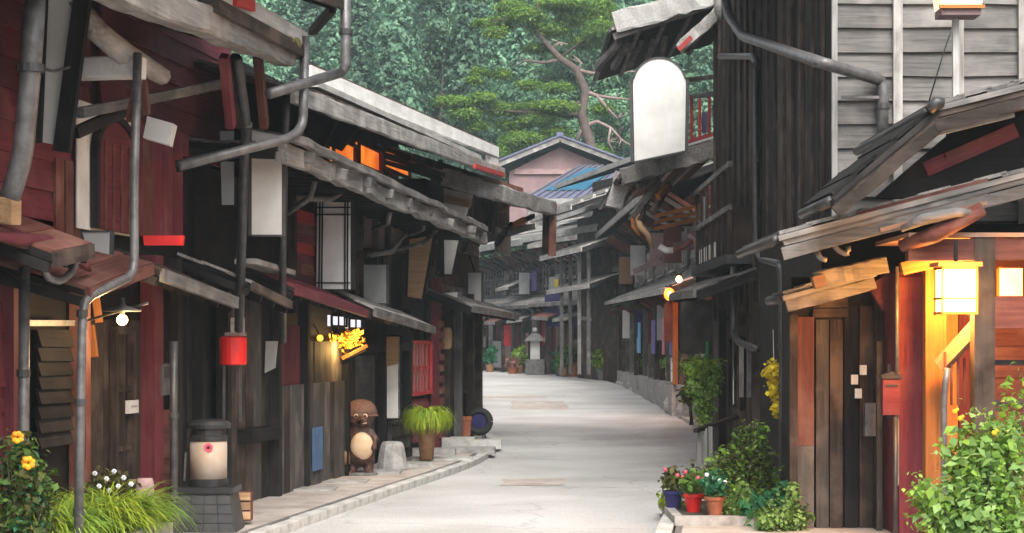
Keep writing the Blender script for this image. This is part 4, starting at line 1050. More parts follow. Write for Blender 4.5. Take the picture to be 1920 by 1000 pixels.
sign('arched_sign', [(1187, 158), (1286, 158), (1284, 284), (1190, 304)], 32.4, 'big blank white sign with a round top standing on the roof edge', 'sign_white', 'metal_dark', .03, .1, arch=True)
sign('sign_board', [(1262, 455), (1292, 452), (1292, 470), (1262, 470)], 36, 'tiny mauve board under the deep right roof', 'mauve', None)

# ================================================================== RIGHT HOUSE 4 and the far houses round the bend
H = Node('timber_house', (4.95, 46), (-.005, 1), 1, 'long row house on a stone plinth with an orange lamp on its post', 'house', 'old timber houses along the street')
f = H.f; LH = 29
uH = lambda px, v=0: f(px, 600, v)[0]
zH = lambda px, py, v=0: f(px, py, v)[2]
m = H.m(); m.box(0, LH, -6, -.06, 0, 6.2); wl = H.add('wall', m, 'charcoal')
for k in range(12):
    m = H.m(); a = -.6 + k * 2.2; m.box(a, a + 2.16, -.1, .75 + rnd.uniform(-.08, .08), 0, .95 + rnd.uniform(-.08, .05)); H.add('plinth_stone', m, 'stone')
H.boards_v('plank', 'slatewood', 0, LH, 0, .9, 3.2, .42, wl, mats=['slatewood', 'charcoal', 'redbrown', 'blackwood', 'maroon'])
H.boards_h('plank', 'redbrown', 0, LH, 0, 3.6, 6.1, .25, wl, mats=['redbrown', 'maroon', 'grey', 'darkgrey'], lap=.1)
H.roof((0, 1.1, 3.3), (LH, 1.1, 3.6), 1.1, .45, .07, 'grey', .6, 'grey', .14)
H.roof((0, 1.4, 5.9), (LH, 1.4, 6.3), 3.5, 1.2, .1, 'grey', .6, 'grey', .2)
for k in range(14): H.stick('post', rnd.choice(['charcoal', 'slatewood', 'darkgrey']), (.5 + k * 2.1, .62, .9), (.5 + k * 2.1, .62, 3.4), .14, .14, up=(1, 0, 0))
for k in range(7): H.win(1 + k * 4, 3 + k * 4, .06, 4.2, 5.4, 4, 2, 'grey', 'glassdark', .07)
for a, b, mt in ((2.6, 3.4, 'cloth_violet'), (5.0, 5.7, 'cloth_pink'), (8.2, 9.4, 'cloth_violet'), (14, 15.4, 'poster_cyan')):
    m = H.m(); m.box(a, b, .7, .73, 1.7, 2.7); H.add('curtain', m, mt)
for P, s_ in ((PT(1255, 552, 45.3), 1.1), (PT(1273, 524, 45.0), .6)):
    n = Node('red_lamp', P, label='larger glowing orange lamp on the lit wooden post' if s_ > 1 else 'smaller amber lamp just above the glowing orange lamp', cat='lamp', group='glowing lamps round the bend')
    m = n.m(); m.ball((0, 0, 0), (.12 * s_, .12 * s_, .14 * s_), 16, 12); n.add('globe', m, 'lamp_red' if s_ > 1 else 'lantern_paper', smooth=True)
    m = n.m(); m.ball((0, -.08 * s_, 0), (.06 * s_, .06 * s_, .065 * s_), 12, 8); n.add('bulb', m, 'lantern_paper', smooth=True)
    n.stick('cap', 'blackwood', (-.1 * s_, 0, .17 * s_), (.1 * s_, 0, .17 * s_), .16, .04); n.stick('arm', 'blackwood', (0, 0, .19 * s_), (.25, .1, .3), .03, .03)
    if s_ > 1: lamp_light('lamp_glow', (0, .3, -.25), 40, (1, .3, .06), n)
n = Node('lamp_post', (PT(1266, 0, 47.5).x, 47.5, .95), label='amber wooden post under the glowing orange lamp', cat='post')
n.stick('post', 'amber', (0, 0, 0), (0, 0, 2.2), .13, .13); n.stick('cap', 'redbrown', (-.12, 0, 2.2), (.12, 0, 2.2), .2, .08); n.stick('board', 'redbrown', (-.28, .05, 1.6), (-.02, .05, 1.6), .06, 1.0)

K = [Node('timber_house', (4.85, 75.2, 0), (-6.66, 20), 1, 'grey boarded house with stacked shingle eaves facing the street bend', 'house', 'old timber houses along the street'),
     Node('timber_house', (1.92, 84.0, 0), (-6.66, 20), 1, 'far timber house with a dark blue shop curtain', 'house', 'old timber houses along the street'),
     Node('timber_house', (-.12, 90.2, 0), (-6.66, 20), 1, 'farthest timber house closing the street at the bend', 'house', 'old timber houses along the street')]
LK = [9.2, 6.4, 14]
for i, n in enumerate(K):
    L = LK[i]; ez = [6.6, 6.5, 6.3][i]
    m = n.m(); m.box(0, L, -6, -.06, 0, ez); wl = n.add('wall', m, 'charcoal')
    n.boards_v('plank', 'charcoal', .1, L, 0, .7, 3.4, .5, wl, mats=['charcoal', 'slatewood', 'blackwood', 'redbrown', 'maroon'])
    n.boards_h('plank', 'darkgrey', .1, L, 0, 4.1, ez - .1, .26, wl, mats=['darkgrey', 'charcoal', 'slatewood'] if i else ['grey', 'darkgrey', 'palegrey'], lap=.1)
    n.roof((-.1, 1.2, 3.7 - .05 * i), (L + .1, 1.2, 3.7), 1.2, .5, .08, 'grey', .6, 'darkgrey', .16)
    n.roof((-.3, 1.6, ez), (L + .2, 1.6, ez), 4, 1.35, .12, 'grey', .6, 'palegrey', .2)
    # batten-held boards on top of the roof
    for k in range(5):
        t = k / 5; n.stick('roof_batten', 'palegrey', (-.3, 1.5 - t * 3.8, ez + .2 + t * 1.28), (L + .2, 1.5 - t * 3.8, ez + .2 + t * 1.28), .12, .1)
    for k in range(int(L / 1.9)): n.win(.5 + k * 1.9, 1.9 + k * 1.9, .06, 4.4, 5.7, 3, 2, 'darkgrey', 'glassdark', .08)
    for k in range(int(L / 1.5)): n.stick('post', rnd.choice(['charcoal', 'darkgrey', 'slatewood']), (.2 + k * 1.5, .9, .65), (.2 + k * 1.5, .9, 3.75), .16, .18, up=(1, 0, 0))
    for k in range(3): n.stick('brace', 'grey', (.6 + k * 2.4, .1, 3.2), (.3 + k * 2.4, 1.1, 3.8), .08, .1)
n = K[0]
for k, (z, b, v) in enumerate(((7.2, 2.4, -.2), (7.9, 3.2, -.9))):
    n.roof((-.6 - k * .5, v + 1.1, z + .55), (8.2 - k * 2.4, v + 1.1, z + .15), 2.6, .9, .1, 'grey', .6, 'palegrey', .18)
# stacked upper storey seen above: grey clapboards
m = n.m(); m.box(.0, 7.4, -6, -1.2, 6.6, 9.2); us = n.add('upper_wall', m, 'darkgrey')
n.boards_h('clapboard', 'grey', 0, 7.4, -1.15, 6.7, 9.2, .24, us, mats=['grey', 'darkgrey', 'palegrey', 'mauve'], lap=.1)
n.roof((-.8, .3, 9.4), (8.3, .3, 9.0), 4, 1.2, .1, 'grey', .6, 'palegrey', .2)
f1 = K[1].f
def cloth(n, mat, px0, px1, py0, py1, v, name='shop_curtain'):
    a = n.f(px1, py1, v); b = n.f(px0, py0, v); m = n.m()
    u0, u1 = sorted((a[0], b[0])); m.box(u0, u1, v - .02, v + .02, a[2], b[2]); return n.add(name, m, mat)
cloth(K[1], 'cloth_navy', 1024, 1056, 572, 612, 1.0); cloth(K[1], 'cloth_navy', 1022, 1056, 552, 574, 1.1)
cloth(K[0], 'cloth_navy', 1070, 1086, 590, 612, 1.0); cloth(K[1], 'cloth_violet', 990, 1006, 510, 545, .3)
cloth(K[0], 'sign_grey', 1030, 1048, 520, 548, .25, 'window_sign'); cloth(K[0], 'yellow', 1040, 1047, 524, 545, .3, 'window_sign')
cloth(K[0], 'poster_cyan', 1152, 1168, 574, 602, 1.0, 'poster'); cloth(K[0], 'poster_green', 1122, 1136, 610, 652, 1.0, 'poster')
cloth(K[2], 'sign_grey', 920, 950, 640, 690, .2, 'door_leaf'); cloth(K[2], 'mauve', 944, 958, 640, 690, .3, 'shop_curtain')

# gabled house on the slope behind
Y = 108
n = Node('gabled_house', (PT(1045, 0, Y).x, Y, zg(Y)), (1, 0), 1, 'house with a pink plastered gable standing above the far roofs', 'house')
q = n.p
m = n.m(); m.prism([q(955, 420, Y), q(1150, 420, Y), q(1150, 318, Y), q(1050, 276, Y), q(955, 322, Y)], (0, 9, 0)); wl = n.add('wall', m, 'pinkplaster')
for (a, b) in (((1050, 262), (918, 316)), ((1050, 262), (1172, 308))):
    A_, B_ = Vector(q(*a, Y - .8)), Vector(q(*b, Y - .8)); m = n.m()
    d = Vector((0, 10, 0)); up = Vector((0, 0, .22)); m.hexa([A_, B_, B_ + d, A_ + d, A_ + up, B_ + up, B_ + d + up, A_ + d + up]); r_ = n.add('roof', m, 'roofmetal')
    n.stick('barge_board', 'grey', A_ + Vector((0, -.05, .02)), B_ + Vector((0, -.05, .02)), .1, .3, r_); n.stick('barge_cap', 'roofblue', A_ + Vector((0, -.1, .24)), B_ + Vector((0, -.1, .24)), .2, .1, r_)
n.stick('ridge_cap', 'roofblue', Vector(q(1050, 262, Y - .9)) + Vector((0, 0, .3)), Vector(q(1050, 262, Y - .9)) + Vector((0, 10, .3)), .4, .25)
n.stick('tie_beam', 'mauve', q(965, 322, Y - .1), q(1140, 322, Y - .1), .15, .3)
# blue metal roof with a dark teal roof light
n = Node('blue_roofed_house', (PT(1075, 0, 101).x, 101, zg(101)), (1, 0), 1, 'low house with a bluish metal roof and a dark teal roof light', 'house')
q = n.p
P_ = [Vector(q(985, 378, 99.0)), Vector(q(1106, 378, 99.0)), Vector(q(1172, 316, 104.5)), Vector(q(1088, 316, 104.5))]
m = n.m(); up = Vector((0, 0, .15)); m.hexa(P_ + [v + up for v in P_]); r_ = n.add('roof', m, 'roofblue')
m = n.m(); m.box(q(990, 0, 100)[0], q(1150, 0, 100)[0], 1, 6, 0, q(0, 380, 99)[2]); n.add('wall', m, 'grey')
t = lambda a, b: P_[0].lerp(P_[1], a).lerp(P_[3].lerp(P_[2], a), b) + Vector((0, -.06, .2))
m = n.m(); C_ = [t(.12, .22), t(.78, .22), t(.88, .86), t(.3, .86)]; m.hexa(C_ + [v + Vector((0, 0, .06)) for v in C_]); n.add('roof_light', m, 'teal')
for k in range(9): n.stick('roof_seam', 'roofmetal', t(k / 8, 0), t(k / 8, 1), .08, .06, r_)
n.stick('eave_board', 'palegrey', P_[0] + Vector((0, -.05, 0)), P_[1] + Vector((0, -.05, 0)), .1, .3, r_)
n.stick('eave_board', 'roofblue', P_[1] + Vector((0, -.05, .05)), P_[2] + Vector((0, -.05, .05)), .25, .22, r_)
# more boarded roofs stacked between
n = Node('shed', (PT(1150, 0, 72).x, 72.5, 0), (-.25, 1), 1, 'tall weathered lean-to with stacked grey roof boards beside the far bend', 'shed')
q = n.p
m = n.m(); m.box(-.5, 5, -5, 0, 0, 7.2); wl = n.add('wall', m, 'charcoal')
for k in range(12):
    v = -.2 - k * .4; n.stick('plank', rnd.choice(['charcoal', 'slatewood', 'blackwood', 'redbrown']), (-.53, v, .1), (-.53, v, 7.1), .05, .37, wl, up=(0, 1, 0))
for k in range(4):
    v = -.3 - k * 1.0; n.stick('end_post', rnd.choice(['darkgrey', 'slatewood']), (-.62, v, .1), (-.62, v, 4.2), .12, .12, up=(0, 1, 0))
n.stick('end_beam', 'grey', (-.62, .2, 3.6), (-.62, -4.6, 3.5), .14, .2); n.stick('end_beam', 'darkgrey', (-.62, .2, 4.9), (-.62, -4.6, 4.8), .14, .2)
m = n.m(); m.box(-.62, -.58, -1.3, -.6, 4.0, 4.7); n.add('end_window', m, 'glassdark')
m = n.m(); m.box(-.72, -.69, -1.0, -.55, 1.0, 2.1); n.add('poster', m, 'poster_green'); m = n.m(); m.box(-.72, -.69, -2.0, -1.5, 2.4, 3.0); n.add('poster', m, 'poster_cyan')
for z, o_ in ((4.2, 1.3), (5.6, 1.6), (7.2, 2.0)): n.roof((-1.2, o_, z), (5, o_, z - .1), 2.4, .8, .1, 'grey', .6, 'grey', .2)
for k in range(4): n.stick('roof_pole', 'palegrey', (-1.2, 1.6 - k * .5, 7.5 + k * .2), (5, 1.6 - k * .5, 7.4 + k * .2), .12, .12)
for k in range(4): n.stick('post', ('darkgrey', 'grey', 'slatewood', 'darkgrey')[k], (-.4 + k * 1.3, 1.1, .8), (-.4 + k * 1.3, 1.1, 5.6), .12, .12, up=(1, 0, 0))

# ================================================================== FOREST AND PINE
def conifer(seed, h=15., r=2.6, mat='cedar'):
    rs = np.random.RandomState(seed); P = []; D = []
    z = h * .16
    while z < h:
        t = (z - h * .16) / (h * .84); R = r * (1 - t) ** .75 * (.8 + .35 * rs.rand()) + .15
        nb = int(7 + 7 * (1 - t))
        a0 = rs.rand() * 6.28
        for k in range(nb):
            a = a0 + k * 6.28 / nb + rs.normal() * .2; L = R * (.55 + .6 * rs.rand())
            if rs.rand() < .12: continue
            for j in range(int(6 + L * 9)):
                s = (j + .5 + rs.rand() * .5) / int(6 + L * 9 + .5); s = s ** .7
                P.append((L * s * math.cos(a) + rs.normal() * .14, L * s * math.sin(a) + rs.normal() * .14, z - L * .34 * s * s + rs.normal() * .12)); D.append((math.cos(a), math.sin(a), .35))
        z += h * .028 * (1.15 - .4 * t)
    return leaves('crown', mat, np.array(P), np.array(D), .36, None, .55, .6, .35, rs)
def roundtree(seed, h=12., mat='broadleaf'):
    rs = np.random.RandomState(seed); cs = []
    for k in range(13):
        a = rs.rand() * 6.28; rr = rs.rand() ** .5 * h * .22; z = h * (.4 + .5 * rs.rand())
        cs.append(((rr * math.cos(a), rr * math.sin(a), z), (h * .13 * (.7 + .6 * rs.rand()), h * .13 * (.7 + .6 * rs.rand()), h * .10 * (.7 + .5 * rs.rand()))))
    return leafset('crown', mat, cs, 8000, .3, None, .6, .6, .2, seed)
def trunk_mesh(h, r):
    m = M(); m.tube([(0, 0, -1.5), (.05, 0, h * .3), (-.05, .05, h * .65), (0, 0, h * .97)], [r, r * .75, r * .45, .03], 8); return m.mesh('trunk', 'bark', True)
protos = []
for k in range(4):
    h = (15, 17.5, 13, 16)[k]; protos.append(('conifer_tree', conifer(20 + k, h, (2.6, 2.9, 2.5, 2.2)[k]), trunk_mesh(h, .28), 'hazy spire shaped conifer in the dense forest on the hillside', 'conifers of the hillside forest'))
for k in range(3): protos.append(('broadleaf_tree', roundtree(40 + k, (11, 12.5, 10)[k]), trunk_mesh((8, 9, 7)[k], .22), 'rounded leafy tree among the conifers on the hillside', 'leafy trees of the hillside forest'))
for pr_ in protos: COL.objects.unlink(pr_[1])
rf = random.Random(3)
spots = []
Y = 118.
while Y < 236:
    xl, xr = PT(470, 0, Y).x, PT(1400, 0, Y).x
    x = xl + rf.random() * 3
    while x < xr:
        spots.append((x + rf.uniform(-.9, .9), Y + rf.uniform(-2, 2))); x += rf.uniform(3.4, 5.2) * (1 + (Y - 118) * .002)
    Y += 6.2
for i, (x, y) in enumerate(spots):
    px = 960 + x / y * FPX
    con = rf.random() < (.9 if px < 780 else .6 if y > 150 else .4)
    name, cr, tk, lab, grp = protos[rf.randrange(4) if con else 4 + rf.randrange(3)]
    e = bpy.data.objects.new(name, None); COL.objects.link(e); e.empty_display_size = .5
    e.location = (x, y, zg(y) - .1); s_ = rf.uniform(.78, 1.25); e.scale = (s_ * rf.uniform(.85, 1.15), s_ * rf.uniform(.85, 1.15), s_); e.rotation_euler = (rf.uniform(-.04, .04), rf.uniform(-.04, .04), rf.random() * 6.28)
    tag(e, lab, 'tree', grp)
    c = cr.copy(); COL.objects.link(c); c.parent = e
    t_ = link('trunk', tk, e)
# undergrowth between the trunks
us = np.random.RandomState(8); n_ = 60000
yy = 112 + us.rand(n_) * 125; xx = us.uniform(-.16, .14, n_) * yy
zz = np.array([zg(v) for v in yy]) + us.rand(n_) ** 2 * 2.2
leaves('undergrowth', 'broadleaf', np.stack([xx, yy, zz], 1), np.tile(np.array([0, -.3, .6]), (n_, 1)), .42, None, .7, .6, .0, us, kind='stuff')

# the old pine behind the far roofs
Y = 112.
n = Node('pine_tree', (PT(1108, 0, Y).x, Y, zg(Y)), (1, 0), 1, 'old pine with bare twisting limbs and flat pads of bright green needles', 'tree')
q = n.p
def limb(pts, r0, r1, mat='bark', name='limb', parent=None):
    P = [Vector(q(a, b, Y + (pts[i][2] if len(pts[i]) > 2 else 0))) for i, (a, b) in enumerate([(p_[0], p_[1]) for p_ in pts])]
    m = n.m(); m.tube(P, [r0 + (r1 - r0) * i / (len(P) - 1) for i in range(len(P))], 8); return n.add(name, m, mat, parent, smooth=True)
tr = limb([(1126, 420), (1120, 330), (1106, 270), (1090, 215), (1098, 170), (1080, 130), (1050, 110), (1034, 92), (1016, 72), (1000, 40), (1010, 5)], .38, .12, 'bark', 'trunk')
for pts, r, mt in (([(1050, 112), (1020, 118), (985, 114), (964, 126)], .13, 'bark'), ([(1085, 132), (1110, 138), (1150, 136), (1200, 134)], .14, 'barkpale'), ([(1098, 172), (1120, 180), (1150, 184), (1190, 188)], .15, 'barkpale'),
                   ([(1120, 180), (1140, 205), (1158, 222), (1150, 232)], .12, 'barkpale'), ([(1082, 262), (1095, 236), (1120, 228), (1145, 240), (1165, 262), (1200, 285)], .17, 'barkpale'), ([(1034, 92), (1050, 80), (1066, 84)], .08, 'barkpale'),
                   ([(1094, 190), (1060, 200), (1000, 205), (960, 210)], .1, 'bark'), ([(1090, 215), (1000, 212), (900, 205), (850, 195)], .12, 'bark'), ([(1050, 110), (1100, 70), (1140, 50)], .1, 'bark'), ([(1004, 40), (950, 35), (920, 40)], .09, 'bark'), ([(1085, 132), (1090, 118), (1075, 104)], .07, 'barkpale'), ([(1145, 240), (1140, 265), (1150, 285)], .09, 'barkpale')):
    limb(pts, r, .04, mt, 'branch', tr)
    if mt == 'barkpale' or pts[-1][0] < 970:
        a = pts[-2]; 
        for k in range(3): limb([a, (a[0] + rf.uniform(-22, 22), a[1] + rf.uniform(-16, 14))], .05, .015, mt, 'twig', tr)
pads = [(940, 42, 34, 12), (985, 30, 40, 14), (1030, 55, 44, 12), (1080, 30, 46, 16), (1125, 55, 34, 16), (1010, 90, 36, 7), (930, 62, 24, 9), (1060, 8, 60, 10), (960, 15, 34, 10), (1100, 80, 40, 10), (1130, 20, 30, 20), (900, 44, 14, 6),
        (850, 192, 40, 9), (905, 185, 32, 9), (870, 214, 34, 10), (890, 236, 28, 8), (935, 205, 36, 10), (980, 205, 38, 9), (1040, 200, 46, 9), (1010, 225, 42, 9), (1065, 212, 34, 8), (960, 235, 36, 8), (1130, 205, 26, 9), (980, 262, 44, 12), (1040, 250, 36, 10), (940, 290, 30, 14), (1000, 290, 40, 14), (890, 150, 18, 7), (900, 135, 22, 6), (1045, 165, 32, 8), (990, 160, 26, 7), (940, 140, 22, 8), (1120, 290, 30, 14), (1155, 95, 20, 12)]
cs = []
for a, b, rx, ry in pads: cs.append((q(a, b, Y + rf.uniform(-1.2, 1.2)), (rx * 1.15 / FPX * Y, rx / FPX * Y * .9, ry * 1.45 / FPX * Y)))
leafset('needle_pads', 'needle', cs, 90000, .2, n.e, .42, 1.2, 0, 5, shell=.25)

# ================================================================== PLANTS AND STREET THINGS
def bush(name, px, Y, z0, shape, mat, n, size, label, cat='bush', stems=5, flowers=(), seed=1, aspect=.55, extra=(), group=None, droop=.2):
    """shape: list of picture-space blobs (px, py, rx, ry) at depth Y around the root"""
    base = PT(px, 0, Y); nd = Node(name, (base.x, Y, z0), label=label, cat=cat, group=group)
    cs = [(nd.p(a, b, Y + rf.uniform(-.12, .12)), (rx / FPX * Y, min(rx, ry * 1.3) / FPX * Y * .9, ry / FPX * Y)) for a, b, rx, ry in shape]
    leafset('foliage', mat, cs, n, size, nd.e, aspect, .5, droop, seed, shell=.4)
    for m2, n2, s2 in extra: leafset('foliage', m2, cs, n2, s2, nd.e, aspect, .5, droop, seed + 7, shell=.6)
    for k in range(stems):
        c, r = cs[k % len(cs)]; m = nd.m(); m.tube([(rf.uniform(-.05, .05), rf.uniform(-.05, .05), -.02), (c[0] * .6, c[1] * .6, c[2] * .55), c], [.018, .012, .006], 6); nd.add('stem', m, 'bark', smooth=True)
    for fm, pts, fr in flowers:
        for a, b in pts:
            c = Vector(nd.p(a, b, Y - .28)); m = nd.m()
            for k in range(6):
                an = k * 1.047; m.ball(c + Vector((math.cos(an) * fr * .6, -.01 * (k % 2), math.sin(an) * fr * .6)), (fr * .5, fr * .3, fr * .5), 6, 4)
            nd.add('flower', m, fm, smooth=True)
    return nd
def sprigs(nd, mat, blobs, Y, n, size, seed, per=26, aspect=.55, root=(0, 0, 0), stemmat='bark'):
    """shoots that rise from the root into the blobs, each carrying leaves of mixed size along its upper part"""
    rs = np.random.RandomState(seed); P = []; D = []; m = nd.m()
    area = np.array([b[2] * b[3] for b in blobs], float); area /= area.sum()
    for k in range(n):
        a, b, rx, ry = blobs[rs.choice(len(blobs), p=area)]
        d = rs.normal(size=3); d /= np.linalg.norm(d); rr = rs.rand() ** .4
        c = np.array(nd.p(a, b, Y)); t = c + d * np.array([rx, rx * .9, ry]) / FPX * Y * rr * np.array([1, 1, 1.1])
        r0 = np.array(root) + np.array([rs.normal() * .08, rs.normal() * .08, 0]); mid = r0 * .45 + t * .55 + np.array([0, 0, -.12 * rs.rand()]) + rs.normal(size=3) * .05
        pts = [r0 * (1 - u) ** 2 + 2 * mid * u * (1 - u) + t * u * u for u in np.linspace(0, 1, 7)]
        if k % 4 == 0: m.tube(pts, [.009, .008, .007, .006, .005, .004, .002], 5, False)
        for j in range(per):
            u = 1 - (rs.rand() ** 1.3) * .55; i = min(int(u * 6), 5); q = pts[i] + (pts[i + 1] - pts[i]) * (u * 6 - i)
            o = rs.normal(size=3); o /= np.linalg.norm(o); P.append(q + o * size * (.4 + .7 * rs.rand())); D.append(o * .8 + np.array([0, 0, .3]))
    P = np.array(P); D = np.array(D); D /= np.linalg.norm(D, axis=1)[:, None]
    h = len(P) // 2
    leaves('foliage', mat, P[:h], D[:h], size, nd.e, aspect, .6, .3, rs); leaves('foliage', mat, P[h:], D[h:], size * .62, nd.e, aspect, .6, .3, rs)
    if m.v: nd.add('stems', m, stemmat, smooth=True)
# bottom left: flowering shrub, lime grasses, pale flowers
blobs = [(20, 850, 50, 50), (70, 890, 45, 55), (10, 930, 60, 60), (80, 950, 40, 50), (40, 1000, 70, 60), (40, 845, 30, 30)]
nd = Node('flowering_shrub', (PT(45, 0, 14.7).x, 14.7, 0), label='leafy shrub with big orange yellow flowers by the maroon wall', cat='bush')
sprigs(nd, 'leaf_mid', blobs, 14.7, 80, .085, 2, 22); sprigs(nd, 'leaf_olive', blobs, 14.6, 50, .075, 3, 18); sprigs(nd, 'leaf_teal', blobs, 14.7, 34, .08, 4, 18)
for a, b, fr in ((33, 820, .05), (53, 868, .055)):
    c = Vector(nd.p(a, b, 14.35)); 
    for k in range(7):
        an = k * .9 + .3; m = nd.m(); m.ball(c + Vector((math.cos(an) * fr * .55, -.012 * (k % 3), math.sin(an) * fr * .6)), (fr * .5, fr * .25, fr * .42), 7, 5); nd.add('petal', m, 'petal_orange', smooth=True)
for k, (px, py, Y, mat, lab) in enumerate(((190, 960, 16.2, 'leaf_lime', 'lime yellow grass clump in front of the drainpipe'), (36, 985, 15.2, 'leaf_lime', 'lime grass clump under the orange flowered shrub'), (232, 985, 16.6, 'leaf_bright', 'small lime grass clump beside the wooden stump'), (96, 1000, 15.4, 'leaf_bright', 'green grass clump between the flowering shrub and the drainpipe'))):
    b = PT(px, 0, Y); nd = Node('grass_clump', (b.x, Y, .33), label=lab, cat='grass plant', group='grass clumps by the near house')
    nd.e.scale = (1, 1, 1)
    blades('blades', mat, 620, .17, .72, .026, nd.e, 0, 1.15, 1.1, 30 + k)
bush('white_flowered_plant', 205, 16.75, .33, [(190, 905, 30, 40), (225, 915, 30, 35), (205, 950, 40, 40)], 'leaf_olive', 350, .07, 'thin plant with pale blue white flowers below the small name plate', 'plant', 7,
     [('petal_white', [(178, 888), (200, 898), (214, 884), (232, 896), (186, 912), (222, 912), (246, 908), (205, 920)], .022)], 4)
bed = Node('planter_bed', (PT(140, 0, 16).x, 16.2, .09), (.15, 1), -1, 'raised stone planter bed under the plants by the near house', 'planter')
m = bed.m(); m.box(-2.2, 1.0, -.5, .4, 0, .24); bed.add('soil', m, 'soil')
for k in range(7):
    m = bed.m(); a = -2.2 + k * .46; m.box(a, a + .45, .403, .5, 0, .26 + rnd.uniform(-.02, .02)); bed.add('edging_stone', m, 'stone')
nd = Node('stump', (PT(272, 0, 17.2).x, 17.2, .09), label='upright pale wooden stump beside the lime grass', cat='stump')
m = nd.m(); m.lathe([(.085, 0), (.09, .3), (.085, .60), (.07, .66)], n=12); nd.add('log', m, 'mauve', smooth=True)
# litter bin on its tiled stand
P = PT(391, 1012, 19.0)
BX, BY = P.x, 19.0
n = Node('bin_stand', (BX, BY, .09), label='dark tiled stand with sloping sides under the cream bin', cat='stand')
m = n.m(); zt = PT(0, 922, 19).z - .09
m.hexa([(-.33, -.3, 0), (.33, -.3, 0), (.33, .3, 0), (-.33, .3, 0), (-.27, -.24, zt), (.27, -.24, zt), (.27, .24, zt), (-.27, .24, zt)]); n.add('body', m, 'metal_black')
for i in range(4):
    for j in range(4):
        z0, z1 = zt * (.02 + j * .235), zt * (.02 + j * .235 + .215)
        sx = lambda x, z: x * (1 - .18 * z / zt)
        m = n.m(); xa, xb = -.31 + i * .158, -.31 + i * .158 + .142
        fy = lambda z: -(.3 - .06 * z / zt)
        m.hexa([(sx(xa, z0), fy(z0) - .016, z0), (sx(xb, z0), fy(z0) - .016, z0), (sx(xb, z0), fy(z0) + .01, z0), (sx(xa, z0), fy(z0) + .01, z0), (sx(xa, z1), fy(z1) - .016, z1), (sx(xb, z1), fy(z1) - .016, z1), (sx(xb, z1), fy(z1) + .01, z1), (sx(xa, z1), fy(z1) + .01, z1)]); n.add('tile', m, 'tile_dark')
m = n.m(); m.box(-.3, .3, -.27, .27, zt, zt + .06); n.add('top_slab', m, 'metal_black')
n = Node('litter_bin', (BX, BY, zt + .152), label='round cream litter bin with a domed black lid and pink spot', cat='bin')
m = n.m(); m.lathe([(.2, 0), (.205, .07), (.195, .075)], n=28); n.add('foot', m, 'metal_black', smooth=False)
m = n.m(); m.lathe([(.19, .075), (.19, .46)], n=28); bd = n.add('drum', m, 'bin_cream', smooth=True)
m = n.m(); m.lathe([(.196, .46), (.196, .51), (.18, .52), (.18, .585), (.225, .59), (.23, .63), (.2, .665), (.12, .68)], n=28); n.add('lid', m, 'metal_black', smooth=False)
m = n.m(); m.tube([(.03, -.186, .4), (.03, -.196, .4)], .045, 14); n.add('badge', m, 'petal_pink', bd)
m = n.m(); m.tube([(.03, -.19, .4), (.03, -.2, .4)], .018, 10); n.add('badge', m, 'metal_black', bd)
m = n.m(); m.tube([(-.23, -.02, .34), (-.245, -.02, .05)], .012, 6); n.add('handle', m, 'metal_grey', bd)
n = Node('crate', (PT(456, 0, 19.6).x, 19.6, .09), label='small brown wooden crate between the bin and the dark fence', cat='crate')
for k in range(3): n.stick('slat', 'tan', (-.09, -.1, .1 + k * .1), (.09, -.1, .1 + k * .1), .02, .08)
m = n.m(); m.box(-.09, .09, -.08, .1, .04, .34); n.add('box', m, 'redbrown')
# animal statue at the door
P = GR(676, 902)
n = Node('animal_statue', (P.x, P.y, .1), label='brown raccoon dog statue with a straw hat and cream belly standing by the door', cat='statue')
S = (902 - 755) / FPX * P.y / 1.12
m = n.m()
def sb(x, y, z, rx, ry, rz): m.ball((x * S, y * S, z * S), (rx * S, ry * S, rz * S), 16, 12)
sb(0, 0, .42, .20, .17, .27); sb(0, -.02, .30, .21, .18, .2); sb(0, .01, .60, .16, .13, .16)
sb(.01, -.03, .80, .17, .15, .145); sb(.05, -.15, .765, .085, .11, .07); sb(-.07, -.09, .76, .07, .07, .06)
for s_ in (-1, 1):
    sb(s_ * .13, .0, .93, .045, .035, .06)
    m.tube([(s_ * .13 * S, -.01 * S, .62 * S), (s_ * .22 * S, -.05 * S, .50 * S), (s_ * .2 * S, -.15 * S, .4 * S)], [.06 * S, .055 * S, .045 * S], 10); sb(s_ * .2, -.16, .385, .05, .05, .05)
    m.tube([(s_ * .1 * S, 0, .3 * S), (s_ * .115 * S, -.02 * S, .15 * S), (s_ * .12 * S, -.03 * S, .0)], [.1 * S, .08 * S, .07 * S], 10); sb(s_ * .13, -.09, .035, .075, .12, .04)
m.tube([(0, .12 * S, .22 * S), (.03 * S, .24 * S, .16 * S), (.05 * S, .3 * S, .26 * S)], [.07 * S, .08 * S, .05 * S], 10)
body = n.add('body', m, 'fur')
md = body.modifiers.new('one_skin', 'REMESH'); md.mode = 'VOXEL'; md.voxel_size = .016
sm = body.modifiers.new('soften', 'SMOOTH'); sm.iterations = 4; sm.factor = .5
m = n.m(); m.ball((.03 * S, -.13 * S, .40 * S), (.165 * S, .10 * S, .205 * S), 18, 12); n.add('belly', m, 'belly', smooth=True)
m = n.m(); m.ball((.05 * S, -.235 * S, .775 * S), (.03 * S, .025 * S, .022 * S), 10, 6); n.add('nose', m, 'eye_black', smooth=True)
for s_ in (-1, 1):
    m = n.m(); m.ball(((.015 + s_ * .065) * S, -.155 * S, .835 * S), (.034 * S, .02 * S, .034 * S), 10, 8); e_ = n.add('eye', m, 'belly', smooth=True)
    m = n.m(); m.ball(((.015 + s_ * .065) * S, -.172 * S, .833 * S), (.018 * S, .01 * S, .02 * S), 8, 6); n.add('pupil', m, 'eye_black', e_, smooth=True)
